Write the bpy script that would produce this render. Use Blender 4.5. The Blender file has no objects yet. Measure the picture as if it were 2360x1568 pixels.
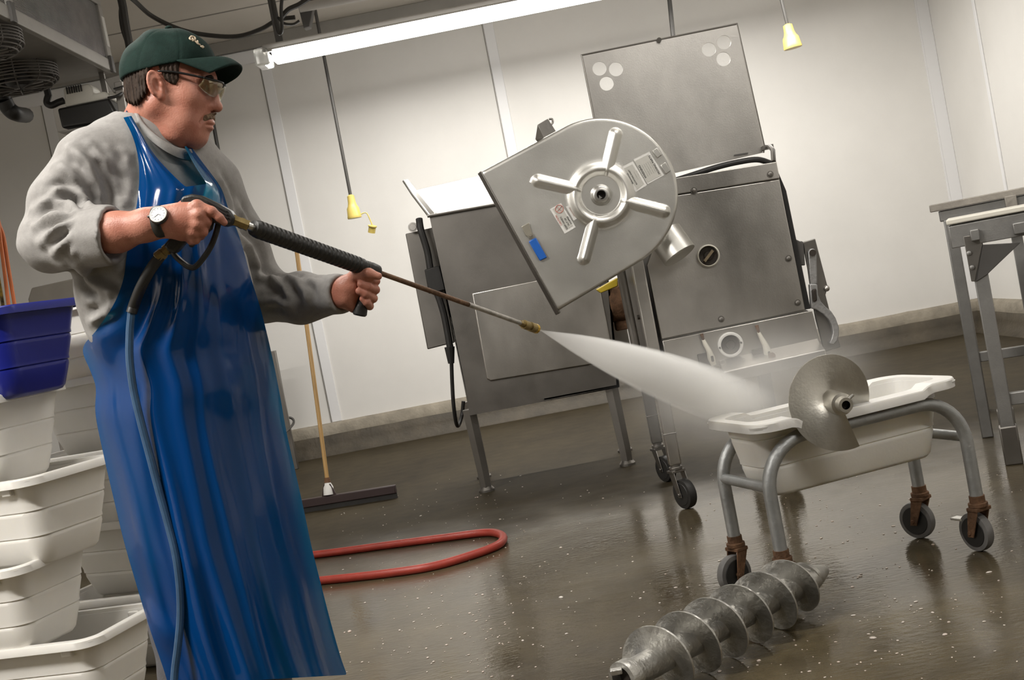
import bpy, bmesh, math, random
import numpy as np
from mathutils import Vector, Matrix
from mathutils.bvhtree import BVHTree

S = bpy.context.scene
COL = S.collection
R = math.radians
random.seed(7)
RNG = np.random.default_rng(11)

# ------------------------------------------------------------------ camera
CAM_H, F_PX, IW, IH = 1.10, 2800.0, 2360, 1568
ROLL, PITCH, YAW = R(11.0), math.atan(120 / 2800.0), R(1.37)
f0 = Vector((-math.sin(YAW), math.cos(YAW), 0)); r0 = Vector((math.cos(YAW), math.sin(YAW), 0)); z0 = Vector((0, 0, 1))
FWD = f0 * math.cos(PITCH) - z0 * math.sin(PITCH)
UP0 = f0 * math.sin(PITCH) + z0 * math.cos(PITCH)
RIGHT = r0 * math.cos(ROLL) - UP0 * math.sin(ROLL)
DOWN = -r0 * math.sin(ROLL) - UP0 * math.cos(ROLL)
CAM = Vector((0, 0, CAM_H))
cam_data = bpy.data.cameras.new('camera'); cam_data.sensor_width = 36.0; cam_data.lens = 36.0 * F_PX / IW
cam_data.clip_start = 0.05
cam = bpy.data.objects.new('camera', cam_data); COL.objects.link(cam)
cam.matrix_world = Matrix(((RIGHT.x, -DOWN.x, -FWD.x, CAM.x), (RIGHT.y, -DOWN.y, -FWD.y, CAM.y), (RIGHT.z, -DOWN.z, -FWD.z, CAM.z), (0, 0, 0, 1)))
S.camera = cam

# ------------------------------------------------------------------ view and world
S.view_settings.view_transform = 'Standard'; S.view_settings.look = 'None'
S.view_settings.gamma = 1.0; S.view_settings.use_curve_mapping = False
S.view_settings.exposure = 0.25
S.cycles.max_bounces = 12; S.cycles.diffuse_bounces = 4; S.cycles.glossy_bounces = 4
S.cycles.transmission_bounces = 6; S.cycles.transparent_max_bounces = 24; S.cycles.volume_bounces = 8
S.cycles.caustics_reflective = False; S.cycles.caustics_refractive = False
S.cycles.sample_clamp_indirect = 6.0
wd = bpy.data.worlds.new('world'); S.world = wd; wd.use_nodes = True
wd.node_tree.nodes['Background'].inputs[0].default_value = (0.9, 0.93, 1.0, 1)
wd.node_tree.nodes['Background'].inputs[1].default_value = 0.02

# ------------------------------------------------------------------ lamps of the room (one light under every fluorescent fixture)
CEIL_Z = 3.57
LAMPS = [  # x centre, y, z, length, watts
    (0.58, 8.55, 3.02, 4.2, 105), (-2.6, 4.15, 3.40, 2.4, 130), (1.6, 4.3, 3.40, 2.4, 30),
    (-2.6, 1.5, 3.40, 2.4, 180), (1.9, 0.6, 3.40, 2.4, 38)]
LIGHT_COL = (1.0, 0.962, 0.905)
for i, (lx, ly, lz, ll, lw) in enumerate(LAMPS):
    ld = bpy.data.lights.new('fluorescent_light', 'AREA'); ld.shape = 'RECTANGLE'
    ld.size = ll; ld.size_y = 0.12; ld.energy = lw; ld.color = LIGHT_COL
    lo = bpy.data.objects.new('fluorescent_light', ld); COL.objects.link(lo); lo.location = (lx, ly, lz - 0.075)

# ------------------------------------------------------------------ photograph pixel -> point in the room (reconstruction helpers)
def ray(x, y): return RIGHT * (x - IW / 2) + DOWN * (y - IH / 2) + FWD * F_PX
def P(x, y, Y):
    r = ray(x, y); return CAM + r * (Y / r.y)
def FL(x, y, z=0.0):
    r = ray(x, y); return CAM + r * ((z - CAM_H) / r.z)
def V(*a): return Vector(a)

# ------------------------------------------------------------------ materials
MATS = {}
def mat(name, col, rough=0.5, metal=0.0, var=0.0, vscale=6.0, bump=0.0, bscale=60.0, stretch=None, rvar=0.0, spec=None,
        coat=0.0, trans=0.0, sss=0.0, sssr=(1, .3, .2), emit=0.0, alpha=1.0, col2=None, aniso=0.0):
    if name in MATS: return MATS[name]
    m = bpy.data.materials.new(name); m.use_nodes = True; nt = m.node_tree; N = nt.nodes; L = nt.links
    b = N['Principled BSDF']
    b.inputs['Base Color'].default_value = (*col, 1); b.inputs['Roughness'].default_value = rough; b.inputs['Metallic'].default_value = metal
    if spec is not None: b.inputs['Specular IOR Level'].default_value = spec
    if coat: b.inputs['Coat Weight'].default_value = coat; b.inputs['Coat Roughness'].default_value = 0.08
    if trans: b.inputs['Transmission Weight'].default_value = trans
    if aniso: b.inputs['Anisotropic'].default_value = aniso
    if alpha < 1: b.inputs['Alpha'].default_value = alpha
    if sss:
        b.inputs['Subsurface Weight'].default_value = sss; b.inputs['Subsurface Radius'].default_value = sssr; b.inputs['Subsurface Scale'].default_value = 0.01
    if emit:
        b.inputs['Emission Color'].default_value = (*col, 1); b.inputs['Emission Strength'].default_value = emit
    if var or bump or rvar or col2:
        tc = N.new('ShaderNodeTexCoord'); mp = N.new('ShaderNodeMapping'); L.new(tc.outputs['Object'], mp.inputs[0])
        if stretch: mp.inputs['Scale'].default_value = stretch
    if var or rvar or col2:
        n = N.new('ShaderNodeTexNoise'); n.inputs['Scale'].default_value = vscale; n.inputs['Detail'].default_value = 6; n.inputs['Roughness'].default_value = 0.6
        L.new(mp.outputs[0], n.inputs['Vector'])
        if var or col2:
            rp = N.new('ShaderNodeValToRGB'); rp.color_ramp.elements[0].position = 0.32; rp.color_ramp.elements[1].position = 0.68
            c2 = col2 if col2 else tuple(min(1, c * (1 + var)) for c in col)
            c1 = col if col2 else tuple(c * (1 - var) for c in col)
            rp.color_ramp.elements[0].color = (*c1, 1); rp.color_ramp.elements[1].color = (*c2, 1)
            L.new(n.outputs['Fac'], rp.inputs[0]); L.new(rp.outputs[0], b.inputs['Base Color'])
        if rvar:
            mr = N.new('ShaderNodeMapRange'); mr.inputs['From Min'].default_value = 0.3; mr.inputs['From Max'].default_value = 0.7
            mr.inputs['To Min'].default_value = max(0.02, rough - rvar); mr.inputs['To Max'].default_value = min(1, rough + rvar)
            L.new(n.outputs['Fac'], mr.inputs[0]); L.new(mr.outputs[0], b.inputs['Roughness'])
    if bump:
        n2 = N.new('ShaderNodeTexNoise'); n2.inputs['Scale'].default_value = bscale; n2.inputs['Detail'].default_value = 3
        L.new(mp.outputs[0], n2.inputs['Vector'])
        bp = N.new('ShaderNodeBump'); bp.inputs['Strength'].default_value = bump; bp.inputs['Distance'].default_value = 0.01
        L.new(n2.outputs['Fac'], bp.inputs['Height']); L.new(bp.outputs[0], b.inputs['Normal'])
    MATS[name] = m; return m

# ------------------------------------------------------------------ mesh building
def orth(d):
    d = Vector(d).normalized()
    a = Vector((0, 0, 1)) if abs(d.z) < 0.9 else Vector((1, 0, 0))
    u = d.cross(a).normalized(); return u, d.cross(u).normalized()

def spline(pts, n=8, closed=False):
    pts = [Vector(p) for p in pts]; out = []; m = len(pts)
    rng = range(m) if closed else range(m - 1)
    for i in rng:
        p1, p2 = pts[i], pts[(i + 1) % m]
        pa = pts[(i - 1) % m] if (closed or i > 0) else p1 * 2 - p2
        pb = pts[(i + 2) % m] if (closed or i + 2 < m) else p2 * 2 - p1
        for k in range(n):
            t = k / n; t2 = t * t; t3 = t2 * t
            out.append(0.5 * ((2 * p1) + (p2 - pa) * t + (2 * pa - 5 * p1 + 4 * p2 - pb) * t2 + (3 * p1 - pa - 3 * p2 + pb) * t3))
    if not closed: out.append(pts[-1])
    return out

class MB:
    def __init__(self): self.v = []; self.f = []
    def add(self, verts, faces):
        o = len(self.v); self.v += [Vector(p) for p in verts]; self.f += [tuple(i + o for i in f) for f in faces]; return self
    def hexa(self, p):   # 8 corners: bottom ring 0-3, top ring 4-7
        return self.add(p, [(3, 2, 1, 0), (4, 5, 6, 7), (0, 1, 5, 4), (1, 2, 6, 5), (2, 3, 7, 6), (3, 0, 4, 7)])
    def box(self, c, s, rot=None):
        c = Vector(c); hx, hy, hz = s[0] / 2, s[1] / 2, s[2] / 2
        p = [Vector(q) for q in ((-hx, -hy, -hz), (hx, -hy, -hz), (hx, hy, -hz), (-hx, hy, -hz), (-hx, -hy, hz), (hx, -hy, hz), (hx, hy, hz), (-hx, hy, hz))]
        if rot is not None: p = [rot @ q for q in p]
        return self.hexa([c + q for q in p])
    def prism(self, poly, vec):  # poly: 3D points; extruded by vec
        n = len(poly); vec = Vector(vec); a = [Vector(p) for p in poly]; b = [p + vec for p in a]
        return self.add(a + b, [tuple(range(n))[::-1], tuple(range(n, 2 * n))] + [(i, (i + 1) % n, n + (i + 1) % n, n + i) for i in range(n)])
    def bar(self, a, b, w, h, up=(0, 0, 1)):  # rectangular bar
        a, b = Vector(a), Vector(b); d = (b - a).normalized(); u = d.cross(Vector(up))
        if u.length < 1e-4: u = d.cross(Vector((0, 1, 0)))
        u.normalize(); w2 = u.cross(d).normalized()
        q = [u * (-w / 2) - w2 * (h / 2), u * (w / 2) - w2 * (h / 2), u * (w / 2) + w2 * (h / 2), u * (-w / 2) + w2 * (h / 2)]
        return self.hexa([a + k for k in q] + [b + k for k in q])
    def tube(self, pts, r, n=10, cap=True, closed=False):
        pts = [Vector(p) for p in pts]; m = len(pts); rr = r if hasattr(r, '__len__') else [r] * m
        rings = []; u = None
        for i, p in enumerate(pts):
            if closed: d = pts[(i + 1) % m] - pts[i - 1]
            else: d = pts[min(i + 1, m - 1)] - pts[max(i - 1, 0)]
            if d.length < 1e-9: d = Vector((0, 0, 1))
            d.normalize()
            if u is None: u, _ = orth(d)
            u = (u - d * u.dot(d))
            if u.length < 1e-6: u, _ = orth(d)
            u.normalize(); w = d.cross(u)
            rings.append([p + (u * math.cos(2 * math.pi * k / n) + w * math.sin(2 * math.pi * k / n)) * rr[i] for k in range(n)])
        vs = [q for rg in rings for q in rg]; fs = []
        for i in range(m if closed else m - 1):
            j = (i + 1) % m
            for k in range(n):
                fs.append((i * n + k, i * n + (k + 1) % n, j * n + (k + 1) % n, j * n + k))
        if cap and not closed: fs += [tuple(range(n))[::-1], tuple((m - 1) * n + k for k in range(n))]
        return self.add(vs, fs)
    def cyl(self, a, b, r, n=20, r2=None): return self.tube([a, b], [r, r if r2 is None else r2], n)
    def lathe(self, c, d, prof, n=28, cap=True):   # prof: (offset along d, radius)
        c = Vector(c); d = Vector(d).normalized(); u, w = orth(d); vs = []
        for (h, r) in prof:
            for k in range(n):
                a = 2 * math.pi * k / n; vs.append(c + d * h + (u * math.cos(a) + w * math.sin(a)) * r)
        fs = []
        for i in range(len(prof) - 1):
            for k in range(n): fs.append((i * n + k, i * n + (k + 1) % n, (i + 1) * n + (k + 1) % n, (i + 1) * n + k))
        if cap: fs += [tuple(range(n))[::-1], tuple((len(prof) - 1) * n + k for k in range(n))]
        return self.add(vs, fs)
    def ball(self, c, r, n=14, m=10, rot=None):
        r = r if hasattr(r, '__len__') else (r, r, r); c = Vector(c); vs = []; fs = []
        for i in range(m + 1):
            t = math.pi * i / m
            for k in range(n):
                a = 2 * math.pi * k / n; q = Vector((r[0] * math.sin(t) * math.cos(a), r[1] * math.sin(t) * math.sin(a), r[2] * math.cos(t)))
                if rot is not None: q = rot @ q
                vs.append(c + q)
        for i in range(m):
            for k in range(n): fs.append((i * n + k, (i + 1) * n + k, (i + 1) * n + (k + 1) % n, i * n + (k + 1) % n))
        return self.add(vs, fs)
    def grid(self, rows, closed_u=False):
        m = len(rows); n = len(rows[0]); vs = [p for r_ in rows for p in r_]; fs = []
        for i in range(m - 1):
            for k in range(n if closed_u else n - 1):
                fs.append((i * n + k, i * n + (k + 1) % n, (i + 1) * n + (k + 1) % n, (i + 1) * n + k))
        return self.add(vs, fs)
    def build(self, name, m, parent=None, smooth=35, bevel=0.0, solid=0.0, subsurf=0, bseg=2, fixn=True):
        return link_mesh(name, self.v, self.f, m, parent, smooth, bevel, solid, subsurf, bseg, fixn)

ORIGIN = {}
def link_mesh(name, verts, faces, m, parent=None, smooth=35, bevel=0.0, solid=0.0, subsurf=0, bseg=2, fixn=True):
    if isinstance(verts, np.ndarray): lo = Vector(verts.min(0)); hi = Vector(verts.max(0))
    else:
        lo = Vector([min(p[i] for p in verts) for i in range(3)]); hi = Vector([max(p[i] for p in verts) for i in range(3)])
    if parent is not None: org = ORIGIN[parent.name]
    else: org = Vector(((lo.x + hi.x) / 2, (lo.y + hi.y) / 2, lo.z))
    me = bpy.data.meshes.new(name)
    if isinstance(verts, np.ndarray): vv = (verts - np.array(org)).tolist()
    else: vv = [tuple(p - org) for p in verts]
    me.from_pydata(vv, [], [tuple(int(i) for i in f) for f in faces] if not isinstance(faces, np.ndarray) else faces.tolist())
    me.update()
    if fixn:
        bm = bmesh.new(); bm.from_mesh(me); bmesh.ops.remove_doubles(bm, verts=bm.verts, dist=1e-6)
        bmesh.ops.recalc_face_normals(bm, faces=bm.faces); bm.to_mesh(me); bm.free()
    if smooth:
        me.polygons.foreach_set('use_smooth', [True] * len(me.polygons))
        if smooth < 180: me.set_sharp_from_angle(angle=R(smooth))
    for mm in (m if isinstance(m, (list, tuple)) else [m]): me.materials.append(mm)
    o = bpy.data.objects.new(name, me); COL.objects.link(o)
    if parent is not None: o.parent = parent
    else: o.location = org
    ORIGIN[o.name] = org
    if bevel:
        b = o.modifiers.new('bevel', 'BEVEL'); b.width = bevel; b.segments = bseg; b.limit_method = 'ANGLE'; b.angle_limit = R(40); b.harden_normals = False
    if subsurf:
        b = o.modifiers.new('subdivision', 'SUBSURF'); b.levels = subsurf; b.render_levels = subsurf
    if solid:
        b = o.modifiers.new('thickness', 'SOLIDIFY'); b.thickness = solid; b.offset = 0
    return o

def tag(o, label=None, cat=None, group=None, kind=None):
    if label: o['label'] = label
    if cat: o['category'] = cat
    if group: o['group'] = group
    if kind: o['kind'] = kind
    return o
def thing(name, loc, label, cat, group=None):
    o = bpy.data.objects.new(name, None); COL.objects.link(o); o.location = loc; o.empty_display_size = 0.05
    ORIGIN[o.name] = Vector(loc); return tag(o, label, cat, group)
def struct(o): o['kind'] = 'structure'; return o

def flat_shape(loops, thick, res=24):
    """closed 2D loops (outer first, then holes) filled and extruded -> (verts, faces), z from -thick/2 to thick/2"""
    c = bpy.data.curves.new('shape', 'CURVE'); c.dimensions = '2D'; c.fill_mode = 'BOTH'; c.extrude = thick / 2
    for lp in loops:
        s = c.splines.new('POLY'); s.points.add(len(lp) - 1)
        for i, q in enumerate(lp): s.points[i].co = (q[0], q[1], 0, 1)
        s.use_cyclic_u = True
    o = bpy.data.objects.new('shape', c); COL.objects.link(o)
    me = bpy.data.meshes.new_from_object(o.evaluated_get(bpy.context.evaluated_depsgraph_get()))
    vs = [v.co.copy() for v in me.vertices]; fs = [tuple(p.vertices) for p in me.polygons]
    bpy.data.objects.remove(o); bpy.data.curves.remove(c); bpy.data.meshes.remove(me)
    return vs, fs
def text_shape(body, size, thick=0.0006, align='CENTER'):
    c = bpy.data.curves.new('text', 'FONT'); c.body = body; c.size = size; c.align_x = align; c.align_y = 'CENTER'; c.extrude = thick / 2; c.resolution_u = 3
    o = bpy.data.objects.new('text', c); COL.objects.link(o)
    me = bpy.data.meshes.new_from_object(o.evaluated_get(bpy.context.evaluated_depsgraph_get()))
    vs = [v.co.copy() for v in me.vertices]; fs = [tuple(p.vertices) for p in me.polygons]
    bpy.data.objects.remove(o); bpy.data.curves.remove(c); bpy.data.meshes.remove(me)
    return vs, fs
def frame_of(o, ex, ey):
    ex = Vector(ex).normalized(); ey = Vector(ey); ey = (ey - ex * ey.dot(ex)).normalized(); ez = ex.cross(ey)
    return lambda p: Vector(o) + ex * p[0] + ey * p[1] + ez * p[2]
def placed(mb, shape, fr):
    vs, fs = shape; return mb.add([fr(p) for p in vs], fs)
def circle(cx, cy, r, n=28, a0=0): return [(cx + r * math.cos(a0 + 2 * math.pi * i / n), cy + r * math.sin(a0 + 2 * math.pi * i / n)) for i in range(n)]

# ------------------------------------------------------------------ signed-distance modelling: smooth unions meshed by surface nets
def surf_nets(fn, lo, hi, h):
    lo = np.array(lo, np.float32); hi = np.array(hi, np.float32); n = np.ceil((hi - lo) / h).astype(int) + 1
    ax = [lo[i] + h * np.arange(n[i], dtype=np.float32) for i in range(3)]
    Vv = np.empty(n, np.float32); step = max(1, int(400000 // (n[1] * n[2])))
    yy, zz = np.meshgrid(ax[1], ax[2], indexing='ij')
    for i in range(0, n[0], step):
        k = min(step, n[0] - i); p = np.empty((k, n[1], n[2], 3), np.float32)
        p[..., 0] = ax[0][i:i + k, None, None]; p[..., 1] = yy; p[..., 2] = zz
        Vv[i:i + k] = fn(p.reshape(-1, 3)).reshape(k, n[1], n[2])
    ins = Vv < 0
    c = [(0, 0, 0), (1, 0, 0), (0, 1, 0), (1, 1, 0), (0, 0, 1), (1, 0, 1), (0, 1, 1), (1, 1, 1)]
    m = n - 1
    cv = lambda A, q: A[q[0]:q[0] + m[0], q[1]:q[1] + m[1], q[2]:q[2] + m[2]]
    cnt = sum(cv(ins, q).astype(np.int8) for q in c)
    act = (cnt > 0) & (cnt < 8); idx = np.full(m, -1, np.int64); I = np.argwhere(act); idx[act] = np.arange(len(I))
    acc = np.zeros((len(I), 3), np.float32); num = np.zeros(len(I), np.float32)
    cval = [Vv[I[:, 0] + q[0], I[:, 1] + q[1], I[:, 2] + q[2]] for q in c]
    for a in range(8):
        for b in range(a + 1, 8):
            d = np.array(c[b]) - np.array(c[a])
            if np.abs(d).sum() != 1: continue
            va, vb = cval[a], cval[b]; s = (va < 0) != (vb < 0)
            t = np.where(s, va / np.where(np.abs(va - vb) < 1e-12, 1e-12, va - vb), 0)
            acc += np.where(s[:, None], np.array(c[a], np.float32) + t[:, None] * d, 0); num += s
    verts = lo + h * (I + acc / num[:, None])
    faces = []
    for axn in range(3):
        b1, b2 = [(1, 2), (2, 0), (0, 1)][axn]
        sl0 = [slice(None)] * 3; sl1 = [slice(None)] * 3; sl0[axn] = slice(0, -1); sl1[axn] = slice(1, None)
        A, B = ins[tuple(sl0)], ins[tuple(sl1)]
        e = np.argwhere(A != B)
        ok = (e[:, b1] > 0) & (e[:, b2] > 0) & (e[:, b1] < m[b1]) & (e[:, b2] < m[b2]); e = e[ok]
        sgn = A[e[:, 0], e[:, 1], e[:, 2]]
        def cell(d1, d2):
            q = e.copy(); q[:, b1] -= d1; q[:, b2] -= d2; return idx[q[:, 0], q[:, 1], q[:, 2]]
        q = np.stack([cell(1, 1), cell(0, 1), cell(0, 0), cell(1, 0)], 1)
        q[~sgn] = q[~sgn][:, ::-1]; faces.append(q)
    return verts.astype(np.float64), np.concatenate(faces)
def smin(a, b, k):
    if k <= 0: return np.minimum(a, b)
    h = np.clip(0.5 + 0.5 * (b - a) / k, 0, 1); return b * (1 - h) + a * h - k * h * (1 - h)
def smax(a, b, k): return -smin(-a, -b, k)
def s_cap(p, a, b, ra, rb, flat=None, fs=1.0):
    a = np.array(a, np.float32); b = np.array(b, np.float32); ab = b - a; ap = p - a
    t = np.clip(ap @ ab / max(1e-9, float(ab @ ab)), 0, 1); q = ap - t[:, None] * ab
    if flat is not None:
        f = np.array(flat, np.float32); f = f / np.linalg.norm(f); c = q @ f; q = q + ((1 / fs - 1) * c)[:, None] * f
    return np.linalg.norm(q, axis=1) - (ra + (rb - ra) * t)
def s_ell(p, c, r, rot=None):
    q = p - np.array(c, np.float32)
    if rot is not None: q = q @ np.array(rot, np.float32)   # columns = local axes
    r = np.array(r, np.float32); k0 = np.linalg.norm(q / r, axis=1); k1 = np.linalg.norm(q / (r * r), axis=1)
    return np.where(k1 > 1e-9, k0 * (k0 - 1) / np.maximum(k1, 1e-9), -r.min())
def s_chain(p, pts, rad, k=0.01, flat=None, fs=1.0):
    d = None
    for i in range(len(pts) - 1):
        e = s_cap(p, pts[i], pts[i + 1], rad[i], rad[i + 1], flat, fs); d = e if d is None else smin(d, e, k)
    return d
def s_poly(x, z, poly):   # signed distance to a 2D polygon
    poly = np.array(poly, np.float32); d = np.full(x.shape, 1e9, np.float32); sgn = np.ones(x.shape, np.float32); n = len(poly)
    for i in range(n):
        a = poly[i]; b = poly[i - 1]; e = b - a; wx = x - a[0]; wz = z - a[1]
        t = np.clip((wx * e[0] + wz * e[1]) / (e @ e), 0, 1); bx = wx - e[0] * t; bz = wz - e[1] * t
        d = np.minimum(d, bx * bx + bz * bz)
        c1 = z >= a[1]; c2 = z < b[1]; c3 = e[0] * wz > e[1] * wx
        fl = (c1 & c2 & c3) | (~c1 & ~c2 & ~c3); sgn = np.where(fl, -sgn, sgn)
    return sgn * np.sqrt(d)
def smooth_verts(v, f, it=2, lam=0.5):
    n = len(v)
    for _ in range(it):
        acc = np.zeros_like(v); cnt = np.zeros(n)
        for k in range(4):
            a = f[:, k]; b = f[:, (k + 1) % 4]
            np.add.at(acc, a, v[b]); np.add.at(acc, b, v[a]); np.add.at(cnt, a, 1); np.add.at(cnt, b, 1)
        v = v + lam * (acc / np.maximum(cnt, 1)[:, None] - v)
    return v
def vert_normals(v, f):
    nrm = np.cross(v[f[:, 2]] - v[f[:, 0]], v[f[:, 3]] - v[f[:, 1]]); out = np.zeros_like(v)
    for k in range(4): np.add.at(out, f[:, k], nrm)
    return out / np.maximum(1e-12, np.linalg.norm(out, axis=1))[:, None]
def seg_dist(v, pts):
    d = np.full(len(v), 1e9); pts = np.array([list(p) for p in pts]); s = np.zeros(len(v))
    for i in range(len(pts) - 1):
        ab = pts[i + 1] - pts[i]; t = np.clip(((v - pts[i]) @ ab) / max(1e-12, ab @ ab), 0, 1)
        q = np.linalg.norm(v - pts[i] - t[:, None] * ab, axis=1); s = np.where(q < d, (i + t) / (len(pts) - 1), s); d = np.minimum(d, q)
    return d, s
def bvh_of(v, f): return BVHTree.FromPolygons([tuple(p) for p in v], [tuple(int(i) for i in q) for q in f])
def hit(bv, x, y, d0=0.5):
    r = ray(x, y).normalized(); h = bv.ray_cast(CAM, r); return h[0]
# ================================================================== the room
def floor_material():
    m = bpy.data.materials.new('wet_concrete'); m.use_nodes = True; nt = m.node_tree; N = nt.nodes; L = nt.links; b = N['Principled BSDF']
    tc = N.new('ShaderNodeTexCoord')
    def noise(scale, detail=6, st=(1, 1, 1), rough=0.6):
        mp = N.new('ShaderNodeMapping'); mp.inputs['Scale'].default_value = st; L.new(tc.outputs['Object'], mp.inputs[0])
        n = N.new('ShaderNodeTexNoise'); n.inputs['Scale'].default_value = scale; n.inputs['Detail'].default_value = detail; n.inputs['Roughness'].default_value = rough
        L.new(mp.outputs[0], n.inputs['Vector']); return n
    n1 = noise(1.1, 8); n2 = noise(9, 8)
    rp = N.new('ShaderNodeValToRGB'); e = rp.color_ramp.elements
    e[0].position = 0.30; e[0].color = (0.040, 0.031, 0.019, 1); e[1].position = 0.72; e[1].color = (0.122, 0.098, 0.057, 1)
    mx = N.new('ShaderNodeMix'); mx.data_type = 'FLOAT'; mx.inputs[0].default_value = 0.42
    L.new(n1.outputs['Fac'], mx.inputs[2]); L.new(n2.outputs['Fac'], mx.inputs[3]); L.new(mx.outputs[0], rp.inputs[0]); RAMP = rp
    n3 = noise(0.9, 5, (1, 1.6, 1)); mr = N.new('ShaderNodeMapRange'); mr.inputs[1].default_value = 0.40; mr.inputs[2].default_value = 0.62; mr.inputs[3].default_value = 0.06; mr.inputs[4].default_value = 0.22
    L.new(n3.outputs['Fac'], mr.inputs[0])
    # standing water only in front; the floor towards the back wall has drained to a rough damp film
    ge = N.new('ShaderNodeNewGeometry'); sx = N.new('ShaderNodeSeparateXYZ'); L.new(ge.outputs['Position'], sx.inputs[0])
    n6 = noise(0.8, 4); ma = N.new('ShaderNodeMath'); ma.operation = 'MULTIPLY_ADD'; ma.inputs[1].default_value = 2.2; L.new(n6.outputs['Fac'], ma.inputs[0]); L.new(sx.outputs[1], ma.inputs[2])
    dr = N.new('ShaderNodeMapRange'); dr.interpolation_type = 'SMOOTHSTEP'; dr.inputs[1].default_value = 6.0; dr.inputs[2].default_value = 7.4; L.new(ma.outputs[0], dr.inputs[0])
    rx = N.new('ShaderNodeMix'); rx.data_type = 'FLOAT'; rx.inputs[3].default_value = 0.62; L.new(dr.outputs[0], rx.inputs[0]); L.new(mr.outputs[0], rx.inputs[2]); L.new(rx.outputs[0], b.inputs['Roughness'])
    sp = N.new('ShaderNodeMapRange'); sp.inputs[3].default_value = 0.5; sp.inputs[4].default_value = 0.12; L.new(dr.outputs[0], sp.inputs[0]); L.new(sp.outputs[0], b.inputs['Specular IOR Level'])
    cm_ = N.new('ShaderNodeMix'); cm_.data_type = 'RGBA'; cm_.blend_type = 'MULTIPLY'; cm_.inputs[7].default_value = (0.50, 0.49, 0.48, 1)
    L.new(dr.outputs[0], cm_.inputs[0]); L.new(RAMP.outputs[0], cm_.inputs[6]); L.new(cm_.outputs[2], b.inputs['Base Color'])
    b.inputs['IOR'].default_value = 1.46
    n4 = noise(26, 3, (1.0, 2.2, 1)); n5 = noise(150, 2); ad = N.new('ShaderNodeMix'); ad.data_type = 'FLOAT'; ad.inputs[0].default_value = 0.10
    L.new(n4.outputs['Fac'], ad.inputs[2]); L.new(n5.outputs['Fac'], ad.inputs[3])
    bp = N.new('ShaderNodeBump'); bp.inputs['Strength'].default_value = 0.10; bp.inputs['Distance'].default_value = 0.012
    L.new(ad.outputs[0], bp.inputs['Height']); L.new(bp.outputs[0], b.inputs['Normal'])
    return m
M_FLOOR = floor_material()
M_WALL = mat('white_panel', (0.80, 0.785, 0.755), 0.42, var=0.025, vscale=2.0, bump=0.03, bscale=90)
M_STRIP = mat('white_strip', (0.86, 0.86, 0.87), 0.35)
M_CEIL = mat('ceiling_panel', (0.62, 0.58, 0.52), 0.6, var=0.03, vscale=3, bump=0.05, bscale=120)
M_CURB = mat('curb_concrete', (0.27, 0.24, 0.19), 0.75, var=0.22, vscale=7, bump=0.5, bscale=35)
M_CURBW = mat('wet_curb', (0.062, 0.050, 0.033), 0.6, var=0.3, vscale=5, bump=0.4, bscale=30)
M_TRIMD = mat('ceiling_trim_paint', (0.30, 0.285, 0.26), 0.5, var=0.06)

WALL_Y = 10.26
XR = P(2258, 683, WALL_Y).x
XL, YB = -4.9, -9.0
MB().box(((XL + XR) / 2, (WALL_Y + YB) / 2, -0.1), (XR - XL + .6, WALL_Y - YB + .6, 0.2)).build('floor', M_FLOOR, smooth=0)['kind'] = 'structure'
MB().box(((XL + XR) / 2, (WALL_Y + YB) / 2, CEIL_Z + .1), (XR - XL + .6, WALL_Y - YB + .6, 0.2)).build('ceiling', M_CEIL, smooth=0)['kind'] = 'structure'
def wall(name, c, s): struct(MB().box(c, s).build(name, M_WALL, smooth=0))
cz = CEIL_Z / 2
wall('wall_back', ((XL + XR) / 2, WALL_Y + .1, cz), (XR - XL + .4, .2, CEIL_Z))
wall('wall_right', (XR + .1, (WALL_Y + YB) / 2, cz), (.2, WALL_Y - YB, CEIL_Z))
wall('wall_left', (XL - .1, (WALL_Y + YB) / 2, cz), (.2, WALL_Y - YB, CEIL_Z))
wall('wall_front', ((XL + XR) / 2, YB - .1, cz), (XR - XL + .4, .2, CEIL_Z))

# concrete curb along the walls: rough light lip over a darker wet slope
CT = 0.262; CM = 0.165
def curb(name, prof, m, axis, rough=0.006):
    n = 70; rows = []
    for i in range(n + 1):
        t = i / n; row = []
        for k, (d, z) in enumerate(prof):
            j = 0.0 if k == 0 and d == 0 else (mnoise(t * 61 + k * 7.3) * rough)
            if axis == 'x': row.append(V(XL + (XR - XL) * t, WALL_Y - d, z + j))
            else: row.append(V(XR - d, WALL_Y - (WALL_Y - YB) * t, z + j))
        rows.append(row)
    return struct(MB().grid(rows).build(name, m, smooth=60))
def mnoise(x):
    return math.sin(x * 1.7) * .5 + math.sin(x * 4.13 + 1) * .3 + math.sin(x * 9.7 + 2) * .2
lip = [(0, CT), (.018, CT), (.05, CT - .02), (.06, CM), (.06, CM - .01)]
low = [(.055, CM + .004), (.062, CM), (.075, .10), (.10, .04), (.15, .004), (.15, -.01)]
curb('baseboard_back', lip, M_CURB, 'x'); curb('trim_1', low, M_CURBW, 'x', .003)
curb('baseboard_right', lip, M_CURB, 'y'); curb('trim_2', low, M_CURBW, 'y', .003)

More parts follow.
